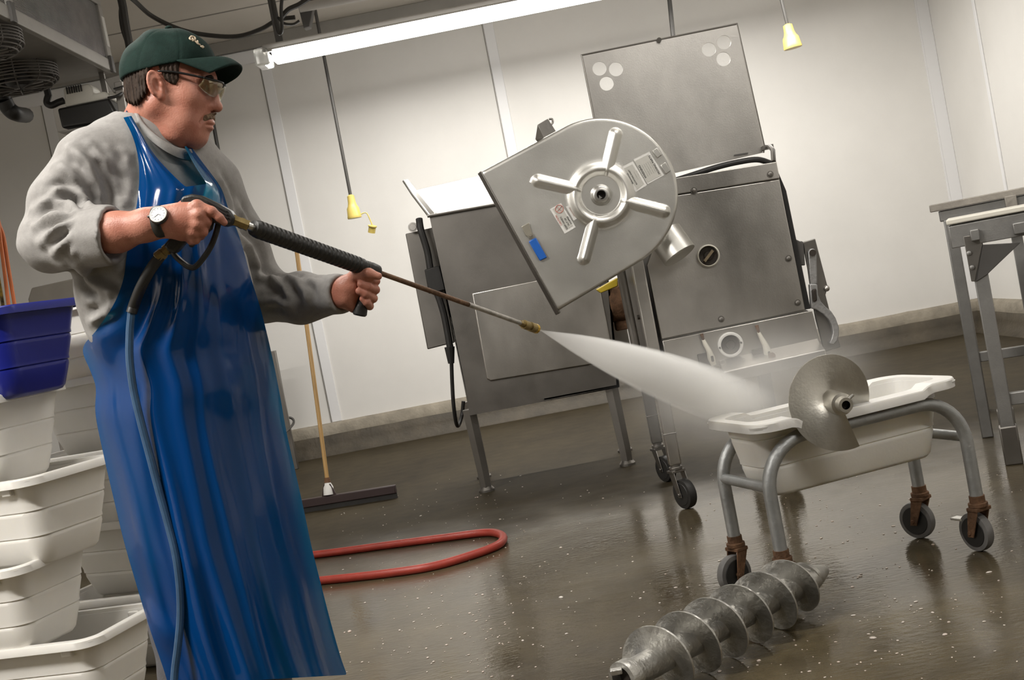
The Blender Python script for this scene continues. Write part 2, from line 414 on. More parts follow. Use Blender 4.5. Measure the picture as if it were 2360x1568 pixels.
# panel joint strips on the back wall and at the corner
def strip(name, xa, w, wall_ax='x'):
    if wall_ax == 'x': b = MB().box((xa, WALL_Y - .006, (CT + CEIL_Z) / 2), (w, .012, CEIL_Z - CT))
    else: b = MB().box((XR - .006, xa, (CT + CEIL_Z) / 2), (.012, w, CEIL_Z - CT))
    o = struct(b.build(name, M_STRIP, bevel=.004)); return o
k = 3
for px, py in ((116, 280), (632, 250), (1152, 200)):
    strip('trim_%d' % k, P(px, py, WALL_Y).x, .085); k += 1
    e = MB().box((P(px, py, WALL_Y).x - .05, WALL_Y - .002, (CT + CEIL_Z) / 2), (.006, .004, CEIL_Z - CT)).build('trim_%d' % k, M_TRIMD, smooth=0); struct(e); k += 1
strip('trim_%d' % k, XR - .05, .10); k += 1
struct(MB().box((XR - .105, WALL_Y - .007, (CT + CEIL_Z) / 2), (.01, .014, CEIL_Z - CT)).build('trim_%d' % k, M_STRIP)); k += 1
struct(MB().box((XR - .004, WALL_Y - .004, (CT + CEIL_Z) / 2), (.008, .008, CEIL_Z - CT)).build('trim_%d' % k, M_TRIMD, smooth=0)); k += 1
strip('trim_%d' % k, WALL_Y - .95, .045, 'y'); k += 1
# dark angle along the top of the back wall, pale rail under it, a ceiling joint
struct(MB().box(((XL + XR) / 2, WALL_Y - .03, CEIL_Z - .05), (XR - XL, .06, .10)).build('trim_%d' % k, M_TRIMD, bevel=.004)); k += 1
struct(MB().box(((XL + XR) / 2, WALL_Y - .009, CEIL_Z - .16), (XR - XL, .018, .11)).build('trim_%d' % k, M_STRIP, bevel=.004)); k += 1
struct(MB().box(((XL + XR) / 2, WALL_Y - .95, CEIL_Z - .003), (XR - XL, .012, .006)).build('trim_%d' % k, M_TRIMD, smooth=0)); k += 1
struct(MB().box((XR - .004, P(2303, 14, 7).y + 1.0, 3.05), (.008, .02, .02)).build('trim_%d' % k, M_TRIMD)); k += 1

# ------------------------------------------------------------------ fluorescent fixtures
M_FIX = mat('fixture_plastic', (0.62, 0.60, 0.57), 0.45)
M_TUBE = mat('lit_tube', (1.0, 0.97, 0.92), 0.4, emit=9.0)
M_LENS = mat('clear_end_plastic', (0.9, 0.9, 0.88), 0.15, trans=0.7)
M_DARKM = mat('dark_bracket', (0.10, 0.095, 0.09), 0.5, 0.3)
FIX_LABELS = ['long lit fluorescent fixture hanging by the top of the white back wall', 'fluorescent ceiling fixture over the stacked white tubs', 'fluorescent ceiling fixture over the floor cart',
              'fluorescent ceiling fixture nearest the man on the left', 'fluorescent ceiling fixture to the right of the camera']
for i, (lx, ly, lz, ll, lw) in enumerate(LAMPS):
    t = thing('ceiling_light', (lx, ly, lz), FIX_LABELS[i], 'light fixture', 'fluorescent ceiling fixtures')
    MB().box((lx, ly, lz + .03), (ll, .13, .06)).build('housing', M_FIX, t, bevel=.012)
    MB().prism([V(lx - ll / 2, ly - .085, lz), V(lx - ll / 2, ly + .085, lz), V(lx - ll / 2, ly + .05, lz + .045), V(lx - ll / 2, ly - .05, lz + .045)], (ll, 0, 0)).build('reflector', M_FIX, t, bevel=.004)
    if i == 0:
        MB().prism([V(lx - ll / 2 + .06, ly - .085, lz + .012), V(lx - ll / 2 + .06, ly + .085, lz + .012), V(lx - ll / 2 + .06, ly + .065, lz - .070), V(lx - ll / 2 + .06, ly - .065, lz - .070)], (ll - .12, 0, 0)).build('diffuser', M_TUBE, t, bevel=.012)
    for s in (-1, 1):
        if i: MB().cyl((lx - ll / 2 + .05, ly + s * .045, lz - .032), (lx + ll / 2 - .05, ly + s * .045, lz - .032), .019, 14).build('tube', M_TUBE, t)
        MB().box((lx + s * (ll / 2 + .012), ly, lz - .025), (.10, .19, .12)).build('end_cap', M_LENS, t, bevel=.015)
        MB().bar((lx + s * (ll / 2 - .12), ly, lz + .05), (lx + s * (ll / 2 - .12), ly, CEIL_Z - .001), .05, .03).build('hanger', M_DARKM, t)
# ================================================================== the big meat mixer and grinder, opened for washing
M_STEEL = mat('brushed_steel', (0.55, 0.53, 0.50), 0.34, 1.0, var=0.17, vscale=2.6, stretch=(1, 1, .55), bump=0.05, bscale=220, rvar=0.07)
M_STEELD = mat('dull_steel', (0.235, 0.222, 0.205), 0.45, 1.0, var=0.10, vscale=3.5, bump=0.05, bscale=200, rvar=0.06)
M_STEELB = mat('bright_steel', (0.66, 0.65, 0.62), 0.30, 1.0, var=0.06, vscale=4, bump=0.03, bscale=200, rvar=0.05)
M_COVER = mat('spun_steel', (0.70, 0.69, 0.655), 0.38, 1.0, var=0.06, vscale=2.6, bump=0.04, bscale=240, rvar=0.05)
M_CAST = mat('cast_aluminium', (0.42, 0.42, 0.42), 0.5, 0.85, var=0.08, vscale=20, bump=0.2, bscale=90)
M_BLACK = mat('black_rubber', (0.018, 0.017, 0.016), 0.5, var=0.2, vscale=20)
M_DARKHOLE = mat('dark_cavity', (0.03, 0.022, 0.016), 0.7, var=0.4, vscale=30)
M_RUST = mat('rusty_iron', (0.16, 0.085, 0.045), 0.75, 0.3, var=0.45, vscale=22, bump=0.5, bscale=60)
M_BONE = mat('bone_plastic', (0.72, 0.69, 0.60), 0.45, var=0.08, vscale=14)
M_YEL = mat('yellow_plastic', (0.72, 0.53, 0.05), 0.4, var=0.06)
M_BLUE = mat('blue_grip', (0.012, 0.11, 0.46), 0.4)
M_WHITEP = mat('white_plastic', (0.82, 0.81, 0.78), 0.45)
M_LABEL = mat('sticker_white', (0.74, 0.73, 0.70), 0.45)
M_LABELG = mat('sticker_grey', (0.52, 0.51, 0.47), 0.45)
M_INK = mat('black_ink', (0.04, 0.04, 0.04), 0.5)
M_INKG = mat('grey_ink', (0.27, 0.265, 0.25), 0.5)
M_RED = mat('red_ink', (0.52, 0.13, 0.09), 0.5)

YP, YH, YC = 5.32, 6.70, 5.08      # grinder front panel, hopper front, swung-open end cover
G = thing('mixer_grinder', (0.55, 6.0, 0), 'large stainless meat mixer grinder with open lid and round end cover by the back wall', 'meat grinder')
def plate(px, Y, th): return MB().prism([P(x, y, Y) for x, y in px], (0, th, 0))
def bolts(pxs, Y, r, parent, m=None):
    for x, y in pxs:
        c = P(x, y, Y); MB().lathe(c, (0, -1, 0), [(-.002, r * 1.5), (.003, r * 1.5), (.003, r), (.011, r * .95), (.013, r * .6)], 12).build('bolt', m or M_STEELD, parent)

# grinder body behind the panel
body = plate([(1548, 420), (1790, 373), (1853, 712), (1866, 718), (1895, 800), (1540, 868), (1523, 783), (1490, 610)], YP + .015, .62)
body.build('grinder_body', M_STEELD, G, bevel=.006)
fp = plate([(1552, 452), (1796, 414), (1856, 714), (1525, 782), (1492, 612)], YP, .013).build('front_panel', M_STEEL, G, bevel=.003)
bolts([(1662, 736), (1838, 698), (1817, 596)], YP, .010, fp)
tp = plate([(1548, 412), (1790, 373), (1797, 411), (1552, 449)], YP - .004, .017).build('top_strip', M_STEEL, G, bevel=.003)
bolts([(1599, 440), (1775, 402)], YP - .004, .010, tp)
lp = plate([(1526, 786), (1872, 716), (1893, 797), (1690, 838), (1655, 846), (1544, 868)], YP - .002, .015).build('lower_panel', M_STEEL, G, bevel=.003)
# dark gasket strip showing behind the right edge of the panel
plate([(1795, 400), (1812, 440), (1868, 712), (1855, 714)], YP + .02, .03).build('gasket', M_BLACK, G)
# tray lip under the lower panel
tr = MB(); a, b = P(1668, 858, YP - .10), P(1902, 806, YP - .10)
tr.prism([a, a + V(0, .10, .045), a + V(0, .12, .045), a + V(0, .12, -.03), a + V(0, .005, -.05)], b - a); tr.build('tray_lip', M_STEEL, G, bevel=.004)

def port(px, py, Y, R0, R1, ringm, name, parent):
    c = P(px, py, Y); o = MB().lathe(c, (0, -1, 0), [(0, R1), (0, R0), (.016, R0), (.02, R0 - .004), (.02, R1 + .002), (.012, R1), (0, R1)], 32, cap=False).build(name, ringm, parent)
    MB().lathe(c + V(0, -.003, 0), (0, 1, 0), [(0, R1), (-.002, R1 * .92), (.0, R1 * .5), (-.008, R1 * .42), (-.008, .0004)], 26, cap=False).build('bore', M_DARKHOLE, o)
    return o, c
po, pc = port(1632, 590, YP, .049, .042, M_BONE, 'shaft_port', G)
MB().bar(pc + V(-.022, -.01, -.02), pc + V(.022, -.01, .02), .022, .012).build('drive_tang', mat('tarnished_brass', (0.30, 0.24, 0.16), 0.5, 0.8, var=.3, vscale=25), po)
po2, pc2 = port(1683, 795, YP - .002, .056, .042, M_WHITEP, 'discharge_port', G)
bolts([(1659, 802), (1708, 790)], YP - .022, .003, po2, M_DARKM)

# bone-coloured toggle latches on the lower panel
def latch(px, py, s=1.0):
    c = P(px, py, YP - .03); k = s
    MB().box(c + V(-.03 * k, .018, -.045 * k), (.055 * k, .026, .085 * k)).build('latch_pocket', M_DARKHOLE, G, bevel=.003)
    l = MB(); l.tube([c + V(-.018 * k, 0, .07 * k), c + V(-.012 * k, -.004, .045 * k), c + V(0, -.004, .01 * k), c + V(.006 * k, 0, -.03 * k), c + V(.012 * k, .004, -.07 * k)], [.007, .010, .013 * k, .019 * k, .014 * k], 10)
    lo = l.build('latch_lever', M_BONE, G); MB().tube([c + V(-.021 * k, -.004, .10 * k), c + V(-.017 * k, -.002, .065 * k)], [.008, .006], 8).build('latch_tip', M_RUST, lo)
    MB().box(c + V(.008 * k, -.016, -.035 * k), (.011, .01, .03 * k)).build('latch_slot', M_DARKHOLE, lo, bevel=.003)
    return lo
latch(1634, 812, .85); latch(1764, 800, 1.0)
MB().cyl(P(1660, 848, YP - .03), P(1884, 800, YP - .03), .005, 8).build('hinge_rod', M_RUST, G)
for x, y in ((1715, 834), (1667, 838)): MB().cyl(P(x, y, YP - .035), P(x, y, YP), .014, 14).build('spacer', M_STEELD, G)
MB().cyl(P(1775, 800, YP - .07) + V(0, 0, -.04), P(1775, 800, YP - .02) + V(0, 0, -.04), .016, 14).build('pivot', M_RUST, G)

# legs of the grinder: two square posts on casters on the near side, two more under the far side
def caster(c, name_parent, ang, wr=.062, w=.032, m_y=M_STEELD, m_w=M_BLACK, m_r=None, plate_z=None, name='caster', trail=.03, brake=False):
    """c: floor contact point, ang: rolling direction"""
    d = V(math.cos(ang), math.sin(ang), 0); ax = V(-d.y, d.x, 0); wc = V(c[0], c[1], wr + .0005)
    top = wc + d * (-trail); top = V(top.x, top.y, plate_z if plate_z else wr * 2 + .045)
    o = MB().lathe(wc - ax * (w / 2), ax, [(0, wr * .80), (.002, wr * .97), (w * .3, wr), (w * .7, wr), (w - .002, wr * .97), (w, wr * .80)], 30).build(name, m_w, name_parent)
    MB().lathe(wc - ax * (w / 2 + .002), ax, [(0, .0004), (0, wr * .74), (.003, wr * .78), (w + .001, wr * .78), (w + .004, wr * .74), (w + .004, .0004)], 26).build('wheel_hub', m_r or M_BLACK, o)
    y = MB()
    for s in (-1, 1):
        q = ax * (s * (w / 2 + .009)); th = ax * .004
        hw = .022
        y.prism([wc + q - d * .013 - V(0, 0, .014), wc + q + d * .013 - V(0, 0, .014), V(top.x, top.y, top.z - .012) + q + d * hw, V(top.x, top.y, top.z - .012) + q - d * hw], th)
    y.box((top.x, top.y, top.z - .010), (.001 + 2 * hw, .001 + w + .03, .012), Matrix.Rotation(ang, 3, 'Z'))
    y.cyl(V(top.x, top.y, top.z - .004), V(top.x, top.y, top.z + .010), .030, 20); y.cyl(V(top.x, top.y, top.z + .008), V(top.x, top.y, top.z + .022), .022, 16)
    y.cyl(wc - ax * (w / 2 + .017), wc + ax * (w / 2 + .017), .007, 10)
    y.build('caster_fork', m_y, o, bevel=.002)
    if brake:
        q = wc + d * (wr * .75) + V(0, 0, wr * .55); MB().box(q + d * .02, (.05, .03, .008), Matrix.Rotation(ang, 3, 'Z')).build('brake_pedal', M_STEELB, o, bevel=.002)
    return o, top
XLg = .452
for (fx, fy, ya) in ((1585, 1172, R(-62)), (1540, 1110, R(-62))):
    f = FL(fx, fy); _, tp_ = caster(f, G, ya, wr=.066, w=.04, trail=.035)
    ztop = 1.20 if fx == 1585 else 1.20
    lg = MB().box((tp_.x - .0, tp_.y, (tp_.z + .02 + ztop) / 2), (.055, .055, ztop - tp_.z - .02)).build('leg', M_STEELD if fx != 1585 else M_STEEL, G, bevel=.006)
    MB().box((tp_.x, tp_.y, tp_.z + .16), (.060, .060, .006)).build('leg_joint', M_STEELD, lg, bevel=.002)
    if fx == 1585: LEGF = tp_.copy()
    else: LEGB = tp_.copy()
for fy in (LEGF.y, LEGB.y):
    f = V(.95, fy, 0); _, tp_ = caster(f, G, R(-62), wr=.066, w=.04, trail=.035)
    MB().box((tp_.x, tp_.y, (tp_.z + .02 + .62) / 2), (.055, .055, .62 - tp_.z - .02)).build('leg', M_STEELD, G, bevel=.006)
# side cheek between the two near posts, hydraulic tube, hinge block and rusty gearbox to the hopper
ck = MB().box((LEGF.x - .015, (LEGF.y + LEGB.y) / 2, .88), (.02, LEGB.y - LEGF.y, .62)).build('side_cheek', M_STEELD, G, bevel=.004)
for z in (1.10, .86, .66): MB().cyl((LEGF.x - .035, LEGF.y + .09, z), (LEGF.x - .02, LEGF.y + .09, z), .011, 10).build('bolt', M_STEELD, ck)
MB().tube([V(LEGF.x - .075, LEGF.y + .02, 1.16), V(LEGF.x - .07, LEGF.y + .02, .62)], .020, 14).build('hydraulic_tube', M_STEELD, G)
MB().cyl((LEGF.x - .02, LEGF.y - .07, 1.225), (LEGF.x - .02, LEGF.y + .06, 1.225), .024, 18).build('cover_hinge', M_STEELB, G)
MB().box((LEGF.x - .075, LEGF.y + .06, 1.20), (.10, .10, .045)).build('hinge_block', M_BLACK, G, bevel=.006)
gb = MB(); gc = P(1416, 697, YH + .1)
gb.lathe(gc + V(-.10, 0, 0), (1, 0, 0), [(0, .06), (.02, .075), (.06, .075), (.07, .11), (.16, .115), (.17, .08), (.30, .075)], 22); gb.box(gc + V(.04, .02, -.12), (.12, .1, .08))
gb.build('gearbox', M_RUST, G, bevel=.006)
MB().prism([P(x, y, YC + .55) for x, y in ((1375, 668), (1424, 640), (1424, 660), (1385, 676))], (0, .10, 0)).build('yellow_guard', M_YEL, G, bevel=.004)
MB().prism([P(x, y, YH + .25) for x, y in ((1395, 745), (1440, 728), (1462, 842), (1415, 850))], (0, .05, 0)).build('white_guard', M_WHITEP, G, bevel=.006)

# hopper
hop = MB(); hp = [(990, 500), (1380, 424), (1428, 893), (1083, 958)]
f4 = [P(x, y, YH) for x, y in hp]
hop.prism(f4, (0, .02, 0))
HD = .62
bk = [p + V(0, HD, 0) for p in f4]
hop.prism([f4[0], f4[3], f4[3] + V(.02, 0, 0), f4[0] + V(.02, 0, 0)], (0, HD, 0))
hop.prism([f4[1], f4[2], f4[2] - V(.02, 0, 0), f4[1] - V(.02, 0, 0)], (0, HD, 0))
hop.prism(bk, (0, .02, 0)); hop.prism([f4[3] + V(0, 0, .02), f4[2] + V(0, 0, .02), f4[2], f4[3]], (0, HD, 0))
hop.build('hopper', M_STEELD, G, bevel=.004)
plate([(1087, 676), (1374, 618), (1416, 832), (1130, 879), (1122, 874)], YH - .012, .014).build('hopper_access_panel', M_STEEL, G, bevel=.012, bseg=3)
# raised loading chute on top of the hopper: bright back sheet with flared side flanges
cz_ = [P(955, 440, YH + .42), P(1108, 402, YH + .42), P(1136, 470, YH + .02), P(993, 497, YH + .02)]
MB().prism([P(958, 441, YH + .4), P(1180, 390, YH + .4), P(1240, 446, YH), P(993, 497, YH)], V(0, .012, .006)).build('chute_sheet', M_STEELB, G, bevel=.002)
ch = MB()
ch.prism([P(930, 417, YH + .4), P(940, 415, YH + .4), P(1003, 494, YH), P(990, 498, YH)], V(0, .012, .004))
ch.tube([P(931, 418, YH + .41), P(952, 450, YH + .25), P(988, 497, YH + .0)], .009, 8); ch.tube([P(956, 442, YH + .39), P(1005, 494, YH)], .008, 8)
ch.build('chute_flange', M_STEELB, G)
MB().tube([P(985, 499, YH - .01), P(1140, 472, YH - .01), P(1180, 464, YH - .01)], .008, 8).build('hopper_rim', M_STEELD, G)
for (x0, y0, x1, y1, fx, fy) in ((1083, 950, 1112, 950, 1122, 1135), (1402, 893, 1430, 890, 1448, 1074)):
    f = FL(fx, fy); top = P((x0 + x1) / 2, y0, f.y)
    for yy in (f.y, f.y + HD - .1):
        xx = f.x * yy / f.y
        lg = MB().tube([V(xx - .01, yy + .03, top.z + .02), V(xx, yy + .03, .10), V(xx, yy + .03, .0)], [.042, .036, .034], 6)
        lo = lg.build('leg', M_STEELD, G, smooth=20); MB().lathe((xx, yy + .03, 0), (0, 0, 1), [(0, .045), (.012, .045), (.03, .03)], 14).build('leg_foot', M_STEELD, lo)
# control box on the hopper's end with knob, black conduit and junction box
cb = plate([(934, 539), (998, 524), (1048, 790), (985, 806)], YH + .18, .30).build('control_box', M_STEELD, G, bevel=.006)
MB().lathe(P(952, 524, YH + .15), (0, -1, 0), [(-.03, .022), (0, .026), (.006, .028), (.006, .02), (.010, .018)], 20).build('knob', M_STEEL, cb)
MB().tube(spline([P(966, 505, YH + .1), P(970, 530, YH + .08), P(985, 580, YH + .08), P(996, 640, YH + .08), P(1022, 720, YH + .08), P(1040, 815, YH + .08)], 6), .020, 10).build('conduit', M_BLACK, cb)
plate([(978, 622), (1012, 612), (1028, 668), (988, 678)], YH + .03, .12).build('junction_box', M_BLACK, cb, bevel=.006)
MB().tube(spline([P(1040, 815, YH + .08), P(1042, 880, YH + .1), P(1046, 940, YH + .12), P(1054, 982, YH + .2), P(1064, 960, YH + .3), P(1068, 925, YH + .3)], 8), .011, 8).build('power_cord', M_BLACK, cb)
MB().tube([P(1036, 800, YH + .08), P(1040, 838, YH + .08)], [.03, .018], 10).build('cord_gland', M_BLACK, cb)

# raised lid with two groups of three ventilation holes
Yl = YP + .55
lidc = P(1550, 250, Yl); ex = (P(1698, 55, Yl) - P(1340, 128, Yl)).normalized(); ey = (P(1340, 128, Yl) - P(1392, 425, Yl)).normalized()
ez = ex.cross(ey)
def l2(x, y):
    q = P(x, y, Yl) - lidc; ey2 = (ey - ex * ey.dot(ex)).normalized(); return (q.dot(ex), q.dot(ey2))
outer = [l2(*q) for q in ((1400, 425), (1560, 398), (1758, 352), (1760, 338), (1698, 56), (1341, 128))]
holes = [circle(*l2(x, y), .0335, 32) for x, y in ((1381.5, 158.5), (1419.5, 160), (1398, 193), (1633.5, 114.5), (1668, 98), (1667, 136.5))]
fr = frame_of(lidc, ex, ey)
lid = MB(); placed(lid, flat_shape([outer] + holes, .012), fr); lido = lid.build('lid', M_STEEL, G, bevel=.0015)
rim = MB().tube([fr((*q, 0)) for q in (outer[2], outer[3], outer[4], outer[5], outer[0])], .008, 8); rim.build('lid_rim', M_STEELD, lido)
MB().cyl(P(1519, 92, Yl - .02), P(1519, 92, Yl + .03), .012, 10).build('lid_stud', M_STEELD, lido)
MB().bar(P(1692, 358, Yl - .014), P(1724, 353, Yl - .014), .003, .006).build('engraved_mark', M_DARKM, lido)
hg = MB(); hg.tube([P(1762, 340, Yl), P(1774, 338, Yl - .1), P(1781, 346, YP + .3), P(1783, 374, YP + .2)], .011, 8); hg.box(P(1768, 340, Yl - .03), (.05, .06, .018))
hg.build('lid_hinge', M_STEELD, G)
MB().tube(spline([P(1556, 416, YP + .12), P(1600, 402, YP + .10), P(1650, 386, YP + .10), P(1700, 374, YP + .10), P(1745, 368, YP + .12), P(1775, 376, YP + .16)], 6), .013, 10).build('cable_run', M_BLACK, G)

# swung-open end cover: deep-drawn U-shaped plate with hub, ring and four pressed ribs
cc = P(1385, 450, YC); pxm = YC / F_PX
du_ = Vector((.878, 0, 0)) ; rr = lambda x, y: P(x, y, YC) - cc
axx = (P(1385 + 88, 450 - 50, YC) - cc); axx.y = 0; axx.normalize(); ayy = V(-axx.z, 0, axx.x)   # axx: towards the round end, ayy: perpendicular, up-left
cfr = frame_of(cc, axx, ayy)
def c2(x, y): q = rr(x, y); return (q.dot(axx), q.dot(ayy))
Rc = 176 * pxm; Lc = 217 * pxm
def uloop(inset, n=36):
    r_ = Rc - inset; a = [(-Lc + inset, -(r_ + .012)), ]
    a = [(-Lc + inset, -(r_ + .010))] + [(r_ * math.cos(t), r_ * math.sin(t)) for t in [(-90 + 180 * i / n) * math.pi / 180 for i in range(n + 1)]] + [(-Lc + inset, r_ + .010)]
    return a
def cover_height(x, y):
    r_ = math.hypot(x, y); h = 0.0
    rim_ = Rc * .34
    h += .020 * math.exp(-((r_ - rim_) / .020) ** 2)
    if r_ < rim_: h += -.006 * (1 - math.exp(-((r_ - rim_) / .03) ** 2))
    for (px_, py_) in ((1420, 303), (1233, 415), (1536, 489), (1345, 602)):
        e = c2(px_, py_); el = math.hypot(*e); ux, uy = e[0] / el, e[1] / el
        s = x * ux + y * uy; dn = abs(-x * uy + y * ux); s0 = rim_; s = max(s0, min(el - .012, s)); dd = math.hypot(x - s * ux, y - s * uy)
        k_ = max(0, 1 - (dd / .027) ** 2); h = max(h, .021 * k_ ** 1.35) if s < el * .6 else (h + .021 * k_ ** 1.35)
    return h
cv = MB(); NX, NY = 190, 170; ring = []
def in_u(x, y):
    if x >= 0: return Rc - math.hypot(x, y)
    return min(Rc + .010 * (-x / Lc) - abs(y), x + Lc)
# polar-style grid over the U shape: rays from the hub to the outline
nth, nr = 420, 120; ol = []
for i in range(nth):
    a = 2 * math.pi * i / nth; lo_, hi_ = 0.0, 2.0
    for _ in range(40):
        mid = (lo_ + hi_) / 2
        if in_u(mid * math.cos(a), mid * math.sin(a)) > 0: lo_ = mid
        else: hi_ = mid
    ol.append((lo_ * math.cos(a), lo_ * math.sin(a)))
# snap the two sharp corners exactly
for sgn_ in (-1, 1):
    ct = (-Lc, sgn_ * (Rc + .010)); j = min(range(nth), key=lambda i: (ol[i][0] - ct[0]) ** 2 + (ol[i][1] - ct[1]) ** 2); ol[j] = ct
rows = []
for j in range(nr + 1):
    t = .06 + .94 * (j / nr); row = []
    for (x, y) in ol:
        X_, Y_ = x * t, y * t; e = in_u(X_, Y_) if j < nr else 0; h = cover_height(X_, Y_)
        rr_ = .014; h -= rr_ * (1 - math.sqrt(max(0, 1 - (1 - min(1, e / rr_)) ** 2))) if e < rr_ else 0
        row.append(cfr((X_, Y_, h)))
    rows.append(row)
zd = cfr((0, 0, 1)) - cfr((0, 0, 0))
rows.append([p - zd * .030 for p in rows[-1]])
cv.grid(rows, closed_u=True)
if zd.y > 0: print('COVER FACES AWAY')
cov = cv.build('end_cover', M_COVER, G, smooth=60, solid=.004)
hubm = MB().lathe(cc, zd, [(-.03, .018), (-.03, .045), (.002, .045), (.010, .036), (.026, .034), (.028, .031), (.028, .019), (-.02, .018)], 30, cap=False); hubm.build('cover_hub', M_STEELB, cov)
MB().lathe(cc - zd * .012, zd, [(0, .0004), (0, .019)], 20, cap=False).build('hub_bore', M_DARKHOLE, cov)
MB().prism([cfr((-.016, -.012, .004)), cfr((-.002, -.012, .004)), cfr((-.009, .004, .004))], zd * .016).build('key_tooth', M_STEELB, cov)
fl = MB(); a_, b_ = c2(1106, 396), c2(1287, 724)
fl.prism([cfr((a_[0] + .004, a_[1], .012)), cfr((a_[0] - .012, a_[1], -.02)), cfr((a_[0] - .012, a_[1], -.05)), cfr((a_[0] + .012, a_[1], -.03))], cfr((b_[0], b_[1], 0)) - cfr((a_[0], a_[1], 0)))
fl.build('cover_flange', M_STEELD, cov, bevel=.003)
# bent latch bracket on the upper edge
q = lambda x, y, h: cfr((*c2(x, y), h))
lb = MB().prism([q(1239, 287, -.004), q(1263, 273, -.004), q(1281, 302, -.004), q(1253, 317, -.004)], zd * -.004).build('latch_bracket', M_STEEL, cov, bevel=.001)
MB().prism([q(1239, 287, -.006), q(1234, 318, -.045), q(1240, 326, -.045), q(1253, 317, -.006)], (q(1263, 273, 0) - q(1239, 287, 0)) * .08).build('bracket_side', M_STEELD, lb)
MB().prism([q(1239, 287, -.045), q(1263, 273, -.045), q(1263, 273, -.006), q(1239, 287, -.006)], (q(1253, 317, 0) - q(1239, 287, 0)) * .08).build('bracket_top', M_STEEL, lb)
MB().tube(spline([q(1266, 273, -.02), q(1273, 274, -.015), q(1274, 282, -.01), q(1270, 287, -.005)], 6), .0045, 8).build('bracket_ring', M_STEEL, cov)
# stub pipe behind the cover
pa, pb = P(1520, 560, YC + .12), P(1580, 582, YC + .13); pd = V(.26, -.02, -.16).normalized()
MB().lathe(P(1532, 540, YC + .14), P(1574, 600, YC + .10) - P(1532, 540, YC + .14), [(0, .075), (.09, .075), (.115, .075), (.117, .070)], 30).build('stub_pipe', M_COVER, cov)
# blue-handled latch
bl = MB().lathe(q(1222, 543, .006), zd, [(0, .013), (.012, .013), (.012, .007), (.022, .006)], 8).build('latch_nut', mat('zinc', (.48, .45, .38), .4, .9), cov, smooth=20)
MB().prism([q(*p, .006) for p in ((1202, 523), (1219, 514), (1226, 540), (1212, 545))], zd * .004).build('latch_plate', MATS['zinc'], cov, bevel=.001)
MB().prism([q(*p, .010) for p in ((1218, 557), (1235, 548), (1261, 594), (1244, 602))], zd * .010).build('latch_grip', M_BLUE, cov, bevel=.004)
# raised tabs by the rim
for pts in (((1503, 348), (1514, 341), (1525, 357), (1514, 365)), ((1522, 382), (1533, 374), (1545, 394), (1534, 402))):
    MB().prism([q(*p, .001) for p in pts], zd * .008).build('rim_tab', M_COVER, cov, bevel=.002)
# stickers: printed text runs up-left, as the cover hangs turned round
tdir = (q(1330, 468, 0) - q(1430, 645, 0)).normalized()
def sticker(corners, m, name, parent, h=.003):
    return MB().prism([q(*p, h) for p in corners], zd * .0008).build(name, m, parent)
def words_on(px, body, size, m, parent, h=.0052, name='lettering', al='CENTER', th=.0004):
    o = q(px[0], px[1], h); ux = (q(-.49 * 100 + px[0], -.87 * 100 + px[1], h) - o).normalized(); uy = zd.cross(ux)
    f_ = frame_of(o, ux, uy); b_ = MB(); placed(b_, text_shape(body, size, th, al), f_); return b_.build(name, m, parent, smooth=0)
s1 = sticker(((1459.5, 368), (1496, 350), (1530.5, 404), (1492.5, 425)), M_LABEL, 'warning_sticker', cov)
sticker(((1462.5, 372), (1494, 356), (1524.5, 404), (1492, 421)), M_LABELG, 'sticker_panel', s1, .0038)
words_on((1480.5, 396), 'WARNING', .0125, M_INK, s1); words_on((1508, 380), 'MOVING PARTS', .0125, M_INK, s1)
for kx in range(5):
    c_ = (1486 + kx * 4.4, 394 - kx * 2.4)
    words_on(c_, ['IIIII IIIIIII IIIIII', 'IIIIIIII IIII IIIIII', 'IIII IIIIIIIIII IIII', 'IIIIIII IIII IIIIIII', 'IIIII IIIIIII IIIII'][kx].replace('I', '-'), .0085, M_INKG, s1)
s2 = sticker(((1431.5, 386), (1458.5, 372), (1491, 427), (1465, 443)), M_LABEL, 'warning_sticker', cov)
sticker(((1437.5, 388.5), (1457, 379), (1484, 424), (1468, 437)), M_LABELG, 'sticker_panel', s2, .0038)
words_on((1452, 412), 'WARNING', .0105, M_INK, s2); words_on((1458, 408.5), 'ROTATING SHAFT', .0085, M_INK, s2)
for kx in range(2): words_on((1465 + kx * 5.5, 405 - kx * 3), '-- ------ ----', .0085, M_INKG, s2)
s3 = sticker(((1267, 482.5), (1293, 468.5), (1327, 524), (1301.5, 539)), M_LABEL, 'warning_sticker', cov)
sticker(((1273.5, 482), (1291.5, 472.5), (1320, 521), (1304, 531)), M_LABELG, 'sticker_panel', s3, .0038)
c_ = q(1289, 482, .0052); MB().tube([c_ + axx * (math.cos(t) * .0165) + ayy * (math.sin(t) * .0165) for t in [2 * math.pi * i / 28 for i in range(28)]], .0012, 6, closed=True).build('prohibition_ring', M_RED, s3)
x_ = MB()
for a in (.35, .35 + math.pi / 2): x_.bar(c_ + (axx * math.cos(a) + ayy * math.sin(a)) * .016, c_ - (axx * math.cos(a) + ayy * math.sin(a)) * .016, .0022, .0008)
x_.build('prohibition_cross', M_RED, s3)
words_on((1287.5, 508), 'CAUTION', .0105, M_RED, s3); words_on((1299.5, 514), 'KEEP HANDS', .0100, M_INK, s3); words_on((1306.5, 511.5), 'OUT OF', .0100, M_INK, s3); words_on((1312, 507.5), 'HOPPER', .0100, M_INK, s3)
s4 = sticker(((1304, 477), (1318.5, 469), (1337, 500), (1322, 509)), M_LABEL, 'small_sticker', cov)
sticker(((1311, 479.5), (1318, 476), (1329, 495), (1323, 499.5)), mat('faded_red', (.44, .36, .32), .5), 'sticker_panel', s4, .0038)

